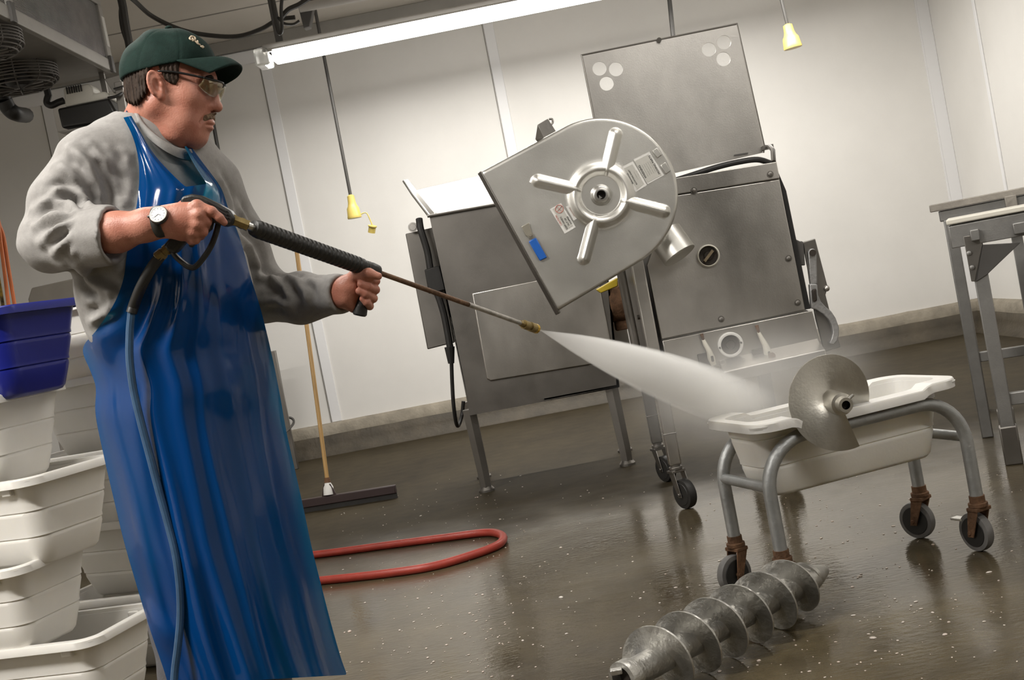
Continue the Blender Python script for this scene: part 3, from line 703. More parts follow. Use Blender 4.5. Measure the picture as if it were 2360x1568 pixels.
# cast swing arm on the right end of the grinder
YA = YP + .05
MB().prism([P(x, y, YA) for x, y in ((1790, 560), (1850, 556), (1856, 575), (1800, 586))], (0, .10, 0)).build('arm_bracket', M_BLACK, G, bevel=.004)
MB().prism([P(x, y, YA - .02) for x, y in ((1792, 563), (1835, 552), (1852, 560), (1856, 612), (1842, 612), (1838, 578), (1797, 590))], (0, .06, 0)).build('arm_clamp', M_DARKM, G, bevel=.004)
arm = MB().prism([P(x, y, YA - .01) for x, y in ((1850, 558), (1879, 550), (1908, 662), (1903, 680), (1912, 715), (1938, 800), (1900, 812), (1880, 735), (1872, 690), (1862, 620))], (0, .018, 0)).build('arm_plate', M_STEELD, G, bevel=.004)
MB().prism([P(x, y, YA - .045) for x, y in ((1866, 655), (1884, 655), (1886, 680), (1892, 695), (1903, 707), (1916, 718), (1926, 733), (1934, 755), (1934, 772), (1930, 785), (1922, 795), (1912, 792), (1917, 780), (1920, 766), (1917, 750), (1910, 736), (1898, 724), (1882, 714), (1870, 711))], (0, .032, 0)).build('hook_casting', M_CAST, arm, bevel=.004)
lever = MB().prism([P(x, y, YA - .035) for x, y in ((1862, 580), (1868, 573), (1877, 573), (1882, 582), (1885, 655), (1868, 658))], (0, .02, 0)).build('arm_lever', M_CAST, arm, bevel=.006, bseg=3)
MB().cyl(P(1873, 583, YA - .05), P(1873, 583, YA - .02), .015, 16).build('lever_pin', M_DARKHOLE, arm)
MB().prism([P(x, y, YA - .062) for x, y in ((1871, 668), (1882, 665), (1884, 694), (1874, 697))], (0, .012, 0)).build('slot', M_DARKHOLE, arm, bevel=.008, bseg=3)
MB().ball(P(1905, 665, YA - .01), .014).build('arm_ball', M_STEEL, arm)
# ================================================================== wheeled cart with a white meat lug, two augers
M_GALV = mat('galvanised_tube', (0.43, 0.44, 0.44), 0.48, 0.75, var=0.14, vscale=14, bump=0.15, bscale=80)
M_LUG = mat('white_lug_plastic', (0.80, 0.785, 0.75), 0.42, var=0.04, vscale=5, sss=0.25, sssr=(.9, .8, .6), bump=0.04, bscale=120)
M_AUGER = mat('auger_steel', (0.58, 0.56, 0.51), 0.34, 1.0, var=0.12, vscale=7, rvar=0.08, bump=0.06, bscale=120)
M_AUGERD = mat('worn_auger_iron', (0.55, 0.54, 0.51), 0.36, 0.92, var=0.2, vscale=10, rvar=0.1, bump=0.3, bscale=60)
M_GREYTYRE = mat('grey_tyre', (0.16, 0.155, 0.15), 0.6, var=0.15, vscale=30)

# cart rectangle on the floor
ca_ = R(17.8); lng = V(math.cos(ca_), math.sin(ca_), 0); sht = V(-lng.y, lng.x, 0)
LEN, CW = .70, .30
c0 = V(.866, 3.838, 0)
A0 = c0 - lng * (LEN / 2) - sht * (CW / 2); A1 = A0 + lng * LEN
CART = thing('lug_cart', (c0.x, c0.y, 0), 'tubular galvanised cart on four rusty casters carrying the white tub and auger disc', 'cart')
ZR = .502
def rail(base0, base1, name):
    p0, p1 = V(*base0), V(*base1); d = (p1 - p0).normalized(); ra = .15
    z1 = .175
    pts = [V(p0.x, p0.y, z1), V(p0.x, p0.y, z1 + .12), V(p0.x, p0.y, ZR - ra)]
    arc0 = [V(p0.x, p0.y, ZR - ra) + d * (ra - ra * math.cos(t)) + V(0, 0, ra * math.sin(t)) for t in [i * math.pi / 20 for i in range(1, 11)]]
    arc1 = [V(p1.x, p1.y, ZR - ra) - d * (ra - ra * math.cos(t)) + V(0, 0, ra * math.sin(t)) for t in [i * math.pi / 20 for i in range(10, 0, -1)]]
    pts += arc0 + arc1 + [V(p1.x, p1.y, ZR - ra), V(p1.x, p1.y, z1 + .12), V(p1.x, p1.y, z1)]
    return MB().tube(pts, .0205, 14).build(name, M_GALV, CART)
Bq0, Bq1 = A0 + sht * CW, A1 + sht * CW
rail(A0, A1, 'frame_rail'); rail(Bq0, Bq1, 'frame_rail')
for e in (A0, A1): MB().cyl(V(e.x, e.y, .37), V(e.x, e.y, .37) + sht * CW, .0165, 12).build('cross_bar', M_GALV, CART)
def cart_caster(e, ang, br=False):
    MB().cyl(V(e.x, e.y, .155), V(e.x, e.y, .182), .024, 14).build('stem_collar', M_RUST, CART)
    d = V(math.cos(ang), math.sin(ang), 0)
    caster(V(e.x, e.y, 0) + d * .028, CART, ang, wr=.0625, w=.03, m_y=M_RUST, m_w=M_GREYTYRE, m_r=M_BLACK, plate_z=.150, trail=.028, brake=br)
cart_caster(A0, R(205)); cart_caster(A1, R(114), True); cart_caster(Bq0, R(212)); cart_caster(Bq1, R(130))

def rrect(L, Wd, r, n=7):
    out = []
    for (cx, cy, a0) in ((L / 2 - r, Wd / 2 - r, 0), (-L / 2 + r, Wd / 2 - r, 90), (-L / 2 + r, -Wd / 2 + r, 180), (L / 2 - r, -Wd / 2 + r, 270)):
        for i in range(n + 1):
            a = R(a0 + 90 * i / n); out.append((cx + r * math.cos(a), cy + r * math.sin(a)))
    return out
def make_lug(loc, ang, L, Wd, Hh, m, label, group=None, rim_raise=0.0, taper=.07, name='meat_lug', tilt=None, lip=.024, ribs=(.36, .66), feet=True, rim=.026, dlx=0.0):
    """nesting tote: stepped tapering walls, turned-down rim"""
    t = thing(name, loc, label, 'tub', group); rot = Matrix.Rotation(ang, 3, 'Z')
    if tilt is not None: rot = tilt @ rot
    o = Vector(loc); P3 = lambda x, y, z: o + rot @ V(x, y, z)
    def ring(ins, z, r, raise_=0.0):
        pts = rrect(L - 2 * ins, Wd - 2 * ins, max(.01, r)); out = []
        for (x, y) in pts:
            zz = z
            if raise_: zz += raise_ * (1 if abs(x) > L * .34 else 0)
            out.append(P3(x, y, zz))
        return out
    # more points along the long sides so the rim can step
    def ring2(ins, z, r, raise_=0.0):
        l, w = L - 2 * (ins - dlx * min(1, ins / .06)), Wd - 2 * ins; pts = rrect(l, w, max(.01, r)); out = []
        n = len(pts)
        for i in range(n):
            p, q = pts[i], pts[(i + 1) % n]; k = 30 if i % 8 == 7 else 1
            for j in range(k):
                x = p[0] + (q[0] - p[0]) * j / k; y = p[1] + (q[1] - p[1]) * j / k; s = 0.0
                if raise_: s = raise_ * min(1, max(0, (abs(x) / (L / 2) - .60) / .05))
                out.append(P3(x, y, z + s))
        return out
    rr_ = .055; body = MB(); rows = []
    tp = lambda z: lip + taper * (1 - z / Hh)
    rows.append(ring2(tp(0) + .03, .0, .03)); rows.append(ring2(tp(0) + .008, .003, rr_)); rows.append(ring2(tp(0), .014, rr_))
    for f_ in ribs:
        z = Hh * f_; rows += [ring2(tp(z) + .0010, z - .014, rr_), ring2(tp(z) + .0008, z - .0035, rr_), ring2(tp(z) + .0030, z - .0015, rr_), ring2(tp(z) + .0008, z + .0005, rr_), ring2(tp(z) - .0020, z + .002, rr_), ring2(tp(z) - .0022, z + .014, rr_)]
    rows.append(ring2(lip + .001, Hh - .012, rr_, rim_raise))
    inner = [ring2(lip + .006, Hh - .012, rr_, rim_raise)] + [ring2(tp(z) + .006, z, rr_) for z in (Hh * .6, Hh * .3, .02)] + [ring2(tp(0) + .035, .008, .03)]
    body.grid(rows + inner, closed_u=True); nn = len(rows[0])
    body.add(rows[0], [tuple(range(nn))[::-1]]); body.add(inner[-1], [tuple(range(nn))])
    bo = body.build('tub_wall', m, t, smooth=50)
    rm = MB(); rs = [ring2(lip + .004, Hh - .012, rr_, rim_raise), ring2(lip + .002, Hh, rr_, rim_raise), ring2(.004, Hh, rr_ + .02, rim_raise), ring2(.0005, Hh - .004, rr_ + .02, rim_raise), ring2(0, Hh - rim, rr_ + .02, rim_raise), ring2(.004, Hh - rim - .001, rr_ + .02, rim_raise), ring2(.006, Hh - .010, rr_, rim_raise), ring2(lip - .001, Hh - .014, rr_, rim_raise), ring2(lip + .004, Hh - .014, rr_, rim_raise)]
    rm.grid(rs, closed_u=True); rm.build('rim', m, t, smooth=40)
    if feet:
        for sx in (-1, 1):
            for sy in (-1, 1):
                MB().box(P3(sx * (L / 2 - .115), sy * (Wd / 2 - lip - .003), Hh - .034), (.04, .022, .03), rot).build('stacking_lug', m, t, bevel=.004)
    return t
ZB = .27
fl_ = lambda x, y, z: FL(x, y, z)
# the tub hangs between the rails by its rim
lc = c0 - lng * .012; LUGL, LUGH = .725, .232
LUG = make_lug((lc.x, lc.y, ZR + .0206 + .028 - LUGH), math.atan2(lng.y, lng.x), LUGL, CW + .085, LUGH, M_LUG, 'white plastic tub with raised rim ends hanging between the rails of the wheeled cart', rim_raise=.014, taper=.035, ribs=(.42, .80), lip=.072, name='meat_tub', feet=False, rim=.028, dlx=.042)

def helicoid(mb, o, ax, u, w, r0, r1, a0, a1, pitch, th, n=96, rfun=None, nr=6):
    rows_f, rows_b = [], []
    for i in range(n + 1):
        t = i / n; a = a0 + (a1 - a0) * t; h = pitch * (a - a0) / (2 * math.pi); d = u * math.cos(a) + w * math.sin(a)
        R1 = rfun(t, r1) if rfun else r1
        rf, rb = [], []
        for j in range(nr + 1):
            r_ = r0 + (R1 - r0) * j / nr; cup = .10 * (R1 - r0) * (1 - (j / nr)) ** 2
            p = o + ax * (h + 0 * cup) + d * r_
            rf.append(p - ax * (th / 2 + .6 * th * (1 - j / nr))); rb.append(p + ax * (th / 2 + .6 * th * (1 - j / nr)))
        rows_f.append(rf + rb[::-1])
    mb.grid(rows_f, closed_u=True); m = len(rows_f[0])
    o_ = len(mb.v); mb.add(rows_f[0], [tuple(range(m))[::-1]]); mb.add(rows_f[-1], [tuple(range(m))])

# short mixing auger lying across the tub, its round flight towards the camera
hub = P(1932, 930, 3.585)
axd = V(-.16, 1.0, .03).normalized()            # shaft runs away from the camera
uu, ww = orth(axd); uu = V(1, 0, 0); uu = (uu - axd * uu.dot(axd)).normalized(); ww = uu.cross(axd); ww = -ww if ww.z < 0 else ww
MA = thing('mixing_auger', tuple(hub), 'bright steel single-turn auger disc resting on the white tub of the cart', 'auger')
sh = MB(); sh.lathe(hub, axd, [(-.055, .013), (-.055, .022), (-.045, .024), (-.03, .024), (-.028, .033), (.05, .036), (.30, .034), (.30, .0)], 30, cap=False); sh.build('auger_shaft', M_AUGER, MA)
MB().lathe(hub + axd * -.035, axd, [(0, .0004), (0, .0135)], 20, cap=False).build('shaft_bore', M_DARKHOLE, MA)
MB().cyl(hub + axd * -.037 + uu * .018 + ww * .012, hub + axd * -.037 + uu * .034 + ww * .022, .0045, 10).build('set_pin', M_STEELB, MA)
fb = MB(); helicoid(fb, hub + axd * -.012, axd, uu, ww, .030, .141, R(-74 - 1) + 2 * math.pi, R(-74 - 308) + 2 * math.pi, -.135 , .004, 110)
fb.build('auger_flight', M_AUGER, MA, smooth=40)

# long worm auger on the floor in front of the cart
RA = .092; e0 = FL(1838, 1349, RA + .002); e1 = FL(1446, 1560, RA + .002)
wd_ = (e1 - e0).normalized(); WL = (e1 - e0).length; wu, wv = orth(wd_)
WA = thing('worm_auger', tuple((e0 + e1) / 2 - V(0, 0, RA)), 'long worn grey screw auger lying on the wet floor below the cart', 'auger')
s_ = MB(); s_.lathe(e0, wd_, [(-.145, .0004), (-.142, .016), (-.10, .030), (-.06, .040), (-.02, .042), (.05, .038), (WL * .5, .037), (WL - .03, .037), (WL - .01, .044), (WL + .02, .044), (WL + .022, .032), (WL - .02, .030), (WL - .02, .0004)], 26, cap=False); s_.build('auger_shaft', M_AUGERD, WA)
turns = 6.3
fl2 = MB(); helicoid(fl2, e0 + wd_ * -.03, wd_, wu, wv, .030, RA, 0, turns * 2 * math.pi, (WL - .02) / turns, .006, 300, rfun=lambda t, r: .05 + (r - .05) * min(1, t * 9 + .25) * min(1, (1 - t) * 30 + .5), nr=5)
fl2.build('auger_flight', M_AUGERD, WA, smooth=40)
tipm = MB(); helicoid(tipm, e0 + wd_ * -.10, wd_, wu, wv, .012, .062, R(70), R(330), .10, .014, 40, rfun=lambda t, r: .02 + (r - .02) * t, nr=4); tipm.build('auger_tip', M_AUGERD, WA)
MB().lathe(e1 + wd_ * -.005, wd_, [(0, .0004), (0, .030)], 20, cap=False).build('shaft_bore', M_DARKHOLE, WA)
for s in (-1, 1): MB().box(e1 + wd_ * .035 + V(0, 0, s * .026), (.03, .02, .014)).build('drive_key', M_AUGERD, WA, bevel=.003)

# ------------------------------------------------------------------ red hose loop on the floor
M_HOSE = mat('red_rubber_hose', (0.36, 0.045, 0.03), 0.38, var=0.12, vscale=18, bump=0.12, bscale=200)
hr = .0185
hp = [FL(x, y, hr) for x, y in ((560, 1296), (742, 1277), (900, 1256), (1030, 1239), (1118, 1228), (1152, 1232), (1160, 1243), (1145, 1258), (1090, 1279), (1000, 1305), (900, 1321), (755, 1337), (600, 1350), (420, 1335), (400, 1310), (470, 1300))]
tag(MB().tube(spline(hp, 8), hr, 12).build('red_hose', M_HOSE), 'red rubber hose bent in a long loop on the wet floor behind the apron', 'hose')

# ------------------------------------------------------------------ squeegee
M_WOOD = mat('wood_handle', (0.50, 0.31, 0.12), 0.5, var=0.22, vscale=9, stretch=(4, 4, .4))
sb = FL(765, 1172); sr = FL(930, 1152); sl = FL(716, 1186)
sdx = (sr - sl).normalized(); sl = sb - sdx * .26; sr = sb + sdx * .42
SQ = thing('floor_squeegee', tuple(sb), 'wooden-handled floor squeegee standing behind the red hose', 'squeegee')
blade = MB(); blade.bar(sl + V(0, 0, .055), sr + V(0, 0, .055), .035, .05); blade.build('squeegee_head', mat('squeegee_brown', (.035, .02, .02), .5), SQ, bevel=.005)
MB().bar(sl + V(0, 0, .017), sr + V(0, 0, .017), .012, .034).build('rubber_blade', M_BLACK, SQ)
nk = sb + V(0, 0, .08); tpz = P(679, 541, sb.y + .12)
MB().prism([sb + sdx * -.05 + V(0, -.012, .07), sb + sdx * .05 + V(0, -.012, .07), nk + sdx * .022 + V(0, -.012, .07), nk + sdx * -.022 + V(0, -.012, .07)], (0, .024, 0)).build('socket', MATS['squeegee_brown'], SQ, bevel=.004)
hd = (tpz - nk).normalized()
MB().lathe(nk + hd * .005, hd, [(0, .034), (.045, .030), (.075, .016)], 14).build('white_collar', M_WHITEP, SQ)
MB().lathe(nk + hd * .078, hd, [(0, .02), (.03, .017)], 14).build('rusty_ferrule', M_RUST, SQ)
MB().lathe(nk + hd * .06, hd, [(0, .0125), ((tpz - nk).length - .07, .0135), ((tpz - nk).length - .06, .008)], 14).build('handle', M_WOOD, SQ)
# ================================================================== work tables on the right
M_TBL = mat('table_steel', (0.33, 0.325, 0.315), 0.5, 0.85, var=0.12, vscale=9, bump=0.06, bscale=150)
M_TBLT = mat('worn_table_top', (0.40, 0.37, 0.33), 0.55, 0.5, var=0.2, vscale=12, bump=0.15, bscale=60)
M_POLY = mat('cutting_board_poly', (0.82, 0.79, 0.70), 0.4, var=0.03)
# rear table frame
f = FL(2273, 1006); YT = f.y - .02
T1 = thing('steel_work_table', (f.x, YT, 0), 'tall steel table frame with worn top edge nearest the right corner', 'table')
zt = P(2165, 510, YT).z; zl = P(2260, 822, YT).z
for dx in (0, 1.15):
    for dy in (0, .75):
        MB().box((f.x + dx, YT + dy, zt / 2), (.052, .052, zt)).build('leg', M_TBL, T1, bevel=.005)
for dy in (0,): MB().box((f.x + .575, YT + dy, zl), (1.11, .03, .045)).build('stretcher', M_TBL, T1, bevel=.003)
for dy in (0, .75): MB().box((f.x + .575, YT + dy, zt + .02), (1.23, .05, .05)).build('top_rail', M_TBL, T1, bevel=.004)
for dx in (0, 1.15): MB().box((f.x + dx, YT + .375, zt + .02), (.05, .71, .05)).build('end_rail', M_TBL, T1, bevel=.004)
MB().box((f.x + .56, YT - .005, zt + .063), (1.27, .075, .034)).build('top_edge', M_TBLT, T1, bevel=.004)
pp = P(2330, 470, YT - .05); MB().box((pp.x, YT - .035, pp.z), (.05, .02, .075)).build('bracket', M_TBLT, T1, bevel=.003)
T1.rotation_euler = (0, 0, R(-19.4)); qp = P(2330, 470, YT + .25); qp = Vector(T1.location) + Matrix.Rotation(R(19.4), 3, 'Z') @ (V(qp.x, qp.y, 0) - Vector(T1.location))
MB().box((qp.x, qp.y, zt / 2), (.05, .05, zt)).build('leg', M_TBL, T1, bevel=.003)
# near table with the cutting board
f2 = FL(2350, 1070); Y2 = f2.y
T2 = thing('steel_bench', (f2.x - .01, Y2 + .03, 0), 'nearer steel bench with bolted corner gussets holding the white cutting board', 'table')
z2 = P(2262, 575, Y2).z; ztop = P(2245, 535, Y2).z
xl = P(2252, 600, Y2).x
for dx in (0, .95):
    for dy in (0, .42): 
        lg = MB().box((f2.x - .01 + dx, Y2 + .03 + dy, .045 + (ztop - .06) / 2), (.056, .056, ztop - .13)).build('leg', M_TBL, T2, bevel=.004)
        MB().box((f2.x - .01 + dx, Y2 + .03 + dy, .08), (.070, .070, .16)).build('leg_foot', M_STEELD, lg, bevel=.006)
for dy in (0,): MB().box((f2.x + .46, Y2 + .03 + dy, P(2345, 918, Y2).z), (.90, .035, .05)).build('stretcher', M_TBL, T2, bevel=.003)
MB().box((f2.x + .43, Y2, ztop - .005), (1.06, .012, .09)).build('front_rail', M_TBL, T2, bevel=.003)
MB().box((f2.x + .43, Y2 + .48, ztop - .005), (1.06, .012, .09)).build('back_rail', M_TBL, T2, bevel=.003)
for dx in (-.095, .955): MB().box((f2.x + dx, Y2 + .24, ztop - .005), (.012, .47, .09)).build('side_rail', M_TBL, T2, bevel=.003)
g1 = MB(); g1.prism([P(2229, 544, Y2 - .008), P(2258, 540, Y2 - .008), P(2271, 562, Y2 - .008), P(2256, 648, Y2 - .008), P(2248, 648, Y2 - .008)], (0, .008, 0))
gs = g1.build('gusset_plate', M_STEELD, T2, bevel=.002)
for x, y in ((2243, 582), (2250, 615)): MB().lathe(P(x, y, Y2 - .012), (0, -1, 0), [(0, .009), (.004, .009), (.006, .004)], 10).build('bolt', M_TBL, gs)
MB().prism([P(2271, 563, Y2 - .004), P(2352, 558, Y2 - .004), P(2281, 632, Y2 - .004), P(2258, 648, Y2 - .004)], (0, .012, 0)).build('gusset_brace', M_DARKM, T2, bevel=.002)
MB().box(P(2257, 540, Y2 - .02), (.035, .045, .045)).build('board_clip', M_TBL, T2, bevel=.004)
MB().box(P(2353, 524, Y2 - .02), (.05, .045, .045)).build('board_clip', M_TBL, T2, bevel=.004)
bz = ztop + .045
T2.rotation_euler = (0, 0, R(-20)); rz_ = Matrix.Rotation(R(-20), 3, 'Z')
bd = MB().box(Vector(T2.location) + rz_ @ V(.44, .20, bz + .012), (1.07, .48, .022), rz_); tag(bd.build('cutting_board', M_POLY, bevel=.005), 'thick white poly cutting board lying on the nearer steel bench', 'cutting board')
MB().box((f2.x + .43, Y2 + .24, bz - .006), (1.04, .46, .012)).build('bench_deck', M_TBL, T2, bevel=.002)

# ================================================================== overhead evaporator, condensate pump, cables
M_AC = mat('evaporator_casing', (0.36, 0.345, 0.32), 0.5, 0.3, var=0.08, vscale=5, bump=0.06, bscale=90)
M_ACD = mat('evaporator_pan', (0.23, 0.215, 0.195), 0.5, 0.6, var=0.12, vscale=5)
M_FIN = mat('coil_fins', (0.40, 0.385, 0.36), 0.5, 0.7, var=0.15, vscale=8)
M_WIRE = mat('guard_wire', (0.12, 0.11, 0.10), 0.5, 0.5)
YA2 = 7.3; e = P(263, 168, YA2); XA, ZA = e.x, e.z
y0a, y1a, ztA = 3.6, YA2, ZA + .47
ACU = thing('evaporator_unit', (XA - .6, 5.4, ZA), 'big grey overhead evaporator cooler with finned side hanging from the ceiling over the bins', 'cooling unit')
MB().box((XA - .66, (y0a + y1a) / 2, ZA + .010), (1.28, y1a - y0a, .02)).build('drain_pan', M_ACD, ACU, bevel=.006)
MB().box((XA - .66, (y0a + y1a) / 2, ztA - .01), (1.28, y1a - y0a, .02)).build('top_panel', M_AC, ACU, bevel=.004)
MB().box((XA - .66, y1a - .01, (ZA + ztA) / 2), (1.28, .02, ztA - ZA - .04)).build('end_panel', M_AC, ACU, bevel=.004)
MB().box((XA - .66, y0a + .01, (ZA + ztA) / 2), (1.28, .02, ztA - ZA - .04)).build('end_panel', M_AC, ACU, bevel=.004)
MB().box((XA - 1.28, (y0a + y1a) / 2, (ZA + ztA) / 2), (.02, y1a - y0a - .04, ztA - ZA - .04)).build('side_panel', M_AC, ACU)
for z in (ZA + .035, ztA - .035): MB().box((XA - .008, (y0a + y1a) / 2, z), (.03, y1a - y0a, .07)).build('side_rail', M_AC, ACU, bevel=.004)
stiles = [y1a - .03, y1a - 1.42, y1a - 2.8]
for y in stiles: MB().box((XA - .007, y, (ZA + ztA) / 2), (.028, .07, ztA - ZA - .14)).build('stile', M_AC, ACU, bevel=.004)
for a, b in ((y1a - .065, y1a - 1.385), (y1a - 1.455, y1a - 2.765), (y1a - 2.835, y0a + .02)):
    mb = MB(); n = 46
    for i in range(n):
        z = ZA + .075 + (ztA - ZA - .15) * i / (n - 1); mb.box((XA - .022, (a + b) / 2, z), (.03, abs(a - b), .0035))
    mb.box((XA - .045, (a + b) / 2, (ZA + ztA) / 2), (.02, abs(a - b), ztA - ZA - .12))
    mb.build('coil_fins', M_FIN, ACU, smooth=0)
for y in stiles[:2]:
    for z in (ZA + .04,): MB().box((XA + .012, y - .02, z), (.02, .05, .10)).build('door_latch', M_DARKM, ACU, bevel=.004)
for y in (y0a + .3, y1a - .4):
    for x in (XA - .1, XA - 1.2): MB().cyl((x, y, ztA), (x, y, CEIL_Z), .012, 8).build('hanger_rod', M_DARKM, ACU)
st = MB().box((XA + .009, y1a - .03, ZA + .24), (.003, .045, .18)).build('faded_label', M_LABEL, ACU)
# fan guards below the pan
def fan(px, py, rad, Y):
    c = P(px, py, Y); c = V(c.x, c.y, ZA)
    g = MB()
    for i in range(7):
        z = ZA - .010 - i * .016; r_ = rad if i < 5 else rad * (1 - .09 * (i - 4))
        g.tube([V(c.x + r_ * math.cos(a), c.y + r_ * math.sin(a), z) for a in [2 * math.pi * k_ / 40 for k_ in range(40)]], .005, 6, closed=True)
    for k_ in range(10):
        a = 2 * math.pi * k_ / 10; d = V(math.cos(a), math.sin(a), 0); g.tube([V(c.x, c.y, ZA) + d * rad, V(c.x, c.y, ZA - .08) + d * rad, V(c.x, c.y, ZA - .11) + d * rad * .8, V(c.x, c.y, ZA - .115) + d * .03], .004, 5)
    go = g.build('fan_guard', M_WIRE, ACU)
    MB().lathe((c.x, c.y, ZA - .10), (0, 0, 1), [(0, .05), (.02, .07), (.12, .07)], 18).build('fan_motor', M_BLACK, go)
    bl = MB()
    for k_ in range(4):
        a = k_ * math.pi / 2; d = V(math.cos(a), math.sin(a), 0); n_ = V(-d.y, d.x, 0)
        bl.grid([[V(c.x, c.y, ZA - .05) + d * .06 - n_ * .03 + V(0, 0, .015), V(c.x, c.y, ZA - .05) + d * .06 + n_ * .03 - V(0, 0, .015)], [V(c.x, c.y, ZA - .05) + d * rad * .88 - n_ * .09 + V(0, 0, .025), V(c.x, c.y, ZA - .05) + d * rad * .88 + n_ * .07 - V(0, 0, .03)]])
    bl.build('fan_blade', M_DARKM, go, solid=.003)
fan(42, 186, .215, 6.75); fan(-38, 140, .20, 5.95)
dp = MB().tube(spline([P(10, 232, 7.0), P(20, 250, 7.02), P(36, 262, 7.06), P(60, 266, 7.3)], 6), .045, 12).build('drain_pipe', M_BLACK, ACU)
MB().tube([V(P(10, 232, 7.0).x, 7.0, ZA + .01), P(10, 232, 7.0)], .04, 12).build('drain_spout', M_BLACK, ACU)
# condensate pump on its shelf, hung from the evaporator's end by a grey bracket
YPm = 7.02
M_PUMPW = mat('pump_cover', (0.62, 0.60, 0.54), 0.5, var=0.04)
pc_ = P(208, 262, YPm)
PU = thing('condensate_pump', tuple(P(208, 300, YPm)), 'cream and black condensate pump on a bracket under the evaporator', 'pump')
def pl(px, Y, th, m, name, bev=.008, par=PU): return MB().prism([P(x, y, Y) for x, y in px], (0, th, 0)).build(name, m, par, bevel=bev, bseg=3)
pl(((131, 250), (250, 226), (276, 275), (142, 296)), YPm, .17, mat('pump_tank', (.02, .019, .018), .35), 'pump_tank', .014)
ct = pl(((145, 203), (202, 192), (213, 201), (214, 216), (240, 210), (250, 216), (252, 226), (150, 247)), YPm + .015, .14, M_PUMPW, 'pump_cover', .012)
for i in range(7):
    x = 153 + i * 5.4; y = 201 - i * 1.1
    MB().bar(P(x, y, YPm + .012), P(x + 3, y + 16, YPm + .012), .006, .008, (0, 1, 0)).build('vent_slot', M_BLACK, ct)
pl(((130, 304), (282, 274), (282, 281), (140, 306)), YPm - .02, .24, M_AC, 'shelf', .003)
pl(((262, 190), (280, 186), (292, 270), (276, 280)), YPm + .02, .03, M_ACD, 'hanger_bracket', .004)
pl(((240, 182), (275, 172), (280, 205), (262, 215)), YPm + .05, .03, M_ACD, 'hanger_plate', .004)
MB().box((XA - .05, YPm + .20, (P(208, 300, YPm).z + ZA) / 2), (.03, .02, ZA - P(208, 300, YPm).z)).build('hanger_strap', M_ACD, PU)
MB().tube(spline([P(112, 218, YPm + .05), P(108, 236, YPm + .05), P(118, 243, YPm + .05), P(135, 236, YPm + .06), P(147, 232, YPm + .06)], 6), .020, 10).build('inlet_pipe', M_BLACK, PU)
MB().tube([P(108, 205, YPm + .05), P(112, 222, YPm + .05)], .02, 10).build('inlet_riser', M_BLACK, PU)
MB().tube(spline([P(250, 226, YPm), P(268, 222, YPm - .02), P(285, 213, YPm + .05), P(300, 205, YPm + .2)], 6), .009, 8).build('pump_cord', M_BLACK, PU)
MB().tube(spline([P(262, 205, YPm), P(280, 200, YPm), P(300, 196, YPm + .1)], 5), .005, 6).build('sensor_wire', M_BLACK, PU)

# pendants: cords with yellow connectors hanging from the ceiling
M_CORD = mat('cord_rubber', (0.045, 0.042, 0.038), 0.5)
M_YCON = mat('yellow_connector', (0.60, 0.46, 0.12), 0.4, var=0.06)
def pendant(top, bot, Y, label, r=.013, conn=True, cap=False, kr=1.0):
    a, b = P(*top, Y), P(*bot, Y); a = V(a.x, a.y, CEIL_Z) if a.z < CEIL_Z + .6 else V(a.x, a.y, CEIL_Z)
    t = thing('pendant_cord', (a.x, a.y, CEIL_Z), label, 'power cord', None)
    mid = b + (a - b) * .5
    bx = P(*top, Y); dirv = (bx - b).normalized(); a2 = b + dirv * ((CEIL_Z - b.z) / dirv.z)
    MB().tube([a2, b], r, 8).build('cord', M_CORD, t)
    if conn:
        d = -dirv
        MB().lathe(b, d, [(-.01, .0125), (0, .027 * kr), (.05, .030 * kr), (.075, .036 * kr), (.095, .047 * kr), (.15, .052 * kr), (.16, .055 * kr), (.172, .053 * kr), (.172, .0004)], 18).build('connector', M_YCON, t)
        if cap:
            c = b + d * .15; MB().tube(spline([c + V(.05, 0, 0), c + V(.095, 0, .0), c + V(.115, 0, -.07), c + V(.12, 0, -.10)], 5), .005, 6).build('cap_strap', M_YCON, t)
            MB().lathe(c + V(.105, -.01, -.155), V(.35, -.2, .9), [(0, .0004), (0, .028), (.04, .028), (.048, .034), (.055, .034), (.055, 0)], 16).build('dust_cap', M_YCON, t)
    return t
pendant((740, 95), (808, 452), 9.3, 'dark cord with yellow connector and loose cap hanging left of the hopper', cap=True)
pendant((1801, 0), (1815, 58), 9.0, 'dark cord with yellow connector hanging right of the raised lid', kr=1.25)
pendant((1543, 0), (1552, 92), 9.3, 'grey cord coming down behind the raised lid', r=.017, conn=False)
pendant((489, 270), (513, 402), 10.0, 'dark cord ending behind the left shoulder of the man', r=.016, conn=False)

# black cables and pipes under the ceiling
YC2 = 8.35
def cable(pts, Y, r, name, label, m=None, cat='cable'):
    return tag(MB().tube(spline([P(x, y, Y if not isinstance(Y, (list, tuple)) else Y[i]) for i, (x, y) in enumerate(pts)], 8), r, 8).build(name, m or M_CORD), label, cat)
cable(((272, -30), (282, 10), (290, 60), (300, 115), (306, 150)), 7.6, .026, 'thick_cable', 'thick black cable dropping from the ceiling beside the evaporator')
cable(((283, -10), (277, 25), (281, 65), (296, 110), (300, 125)), 7.62, .010, 'thin_cable', 'thin black cable looping beside the thick one by the evaporator')
cable(((270, -30), (310, 2), (350, 37), (410, 66), (470, 80), (545, 84), (600, 68), (640, 46), (680, 40)), [7.9, 8.2, 8.4, 8.5, 8.6, 8.6, 8.6, 8.6, 8.6], .016, 'sagging_cable', 'black cable sagging along the ceiling above the cap toward the light')
cable(((624, -20), (630, 22), (640, 70), (646, 78), (650, 66), (648, 20), (652, -20)), 8.3, .012, 'hanging_loop', 'narrow hanging cable loop left of the lit fixture')
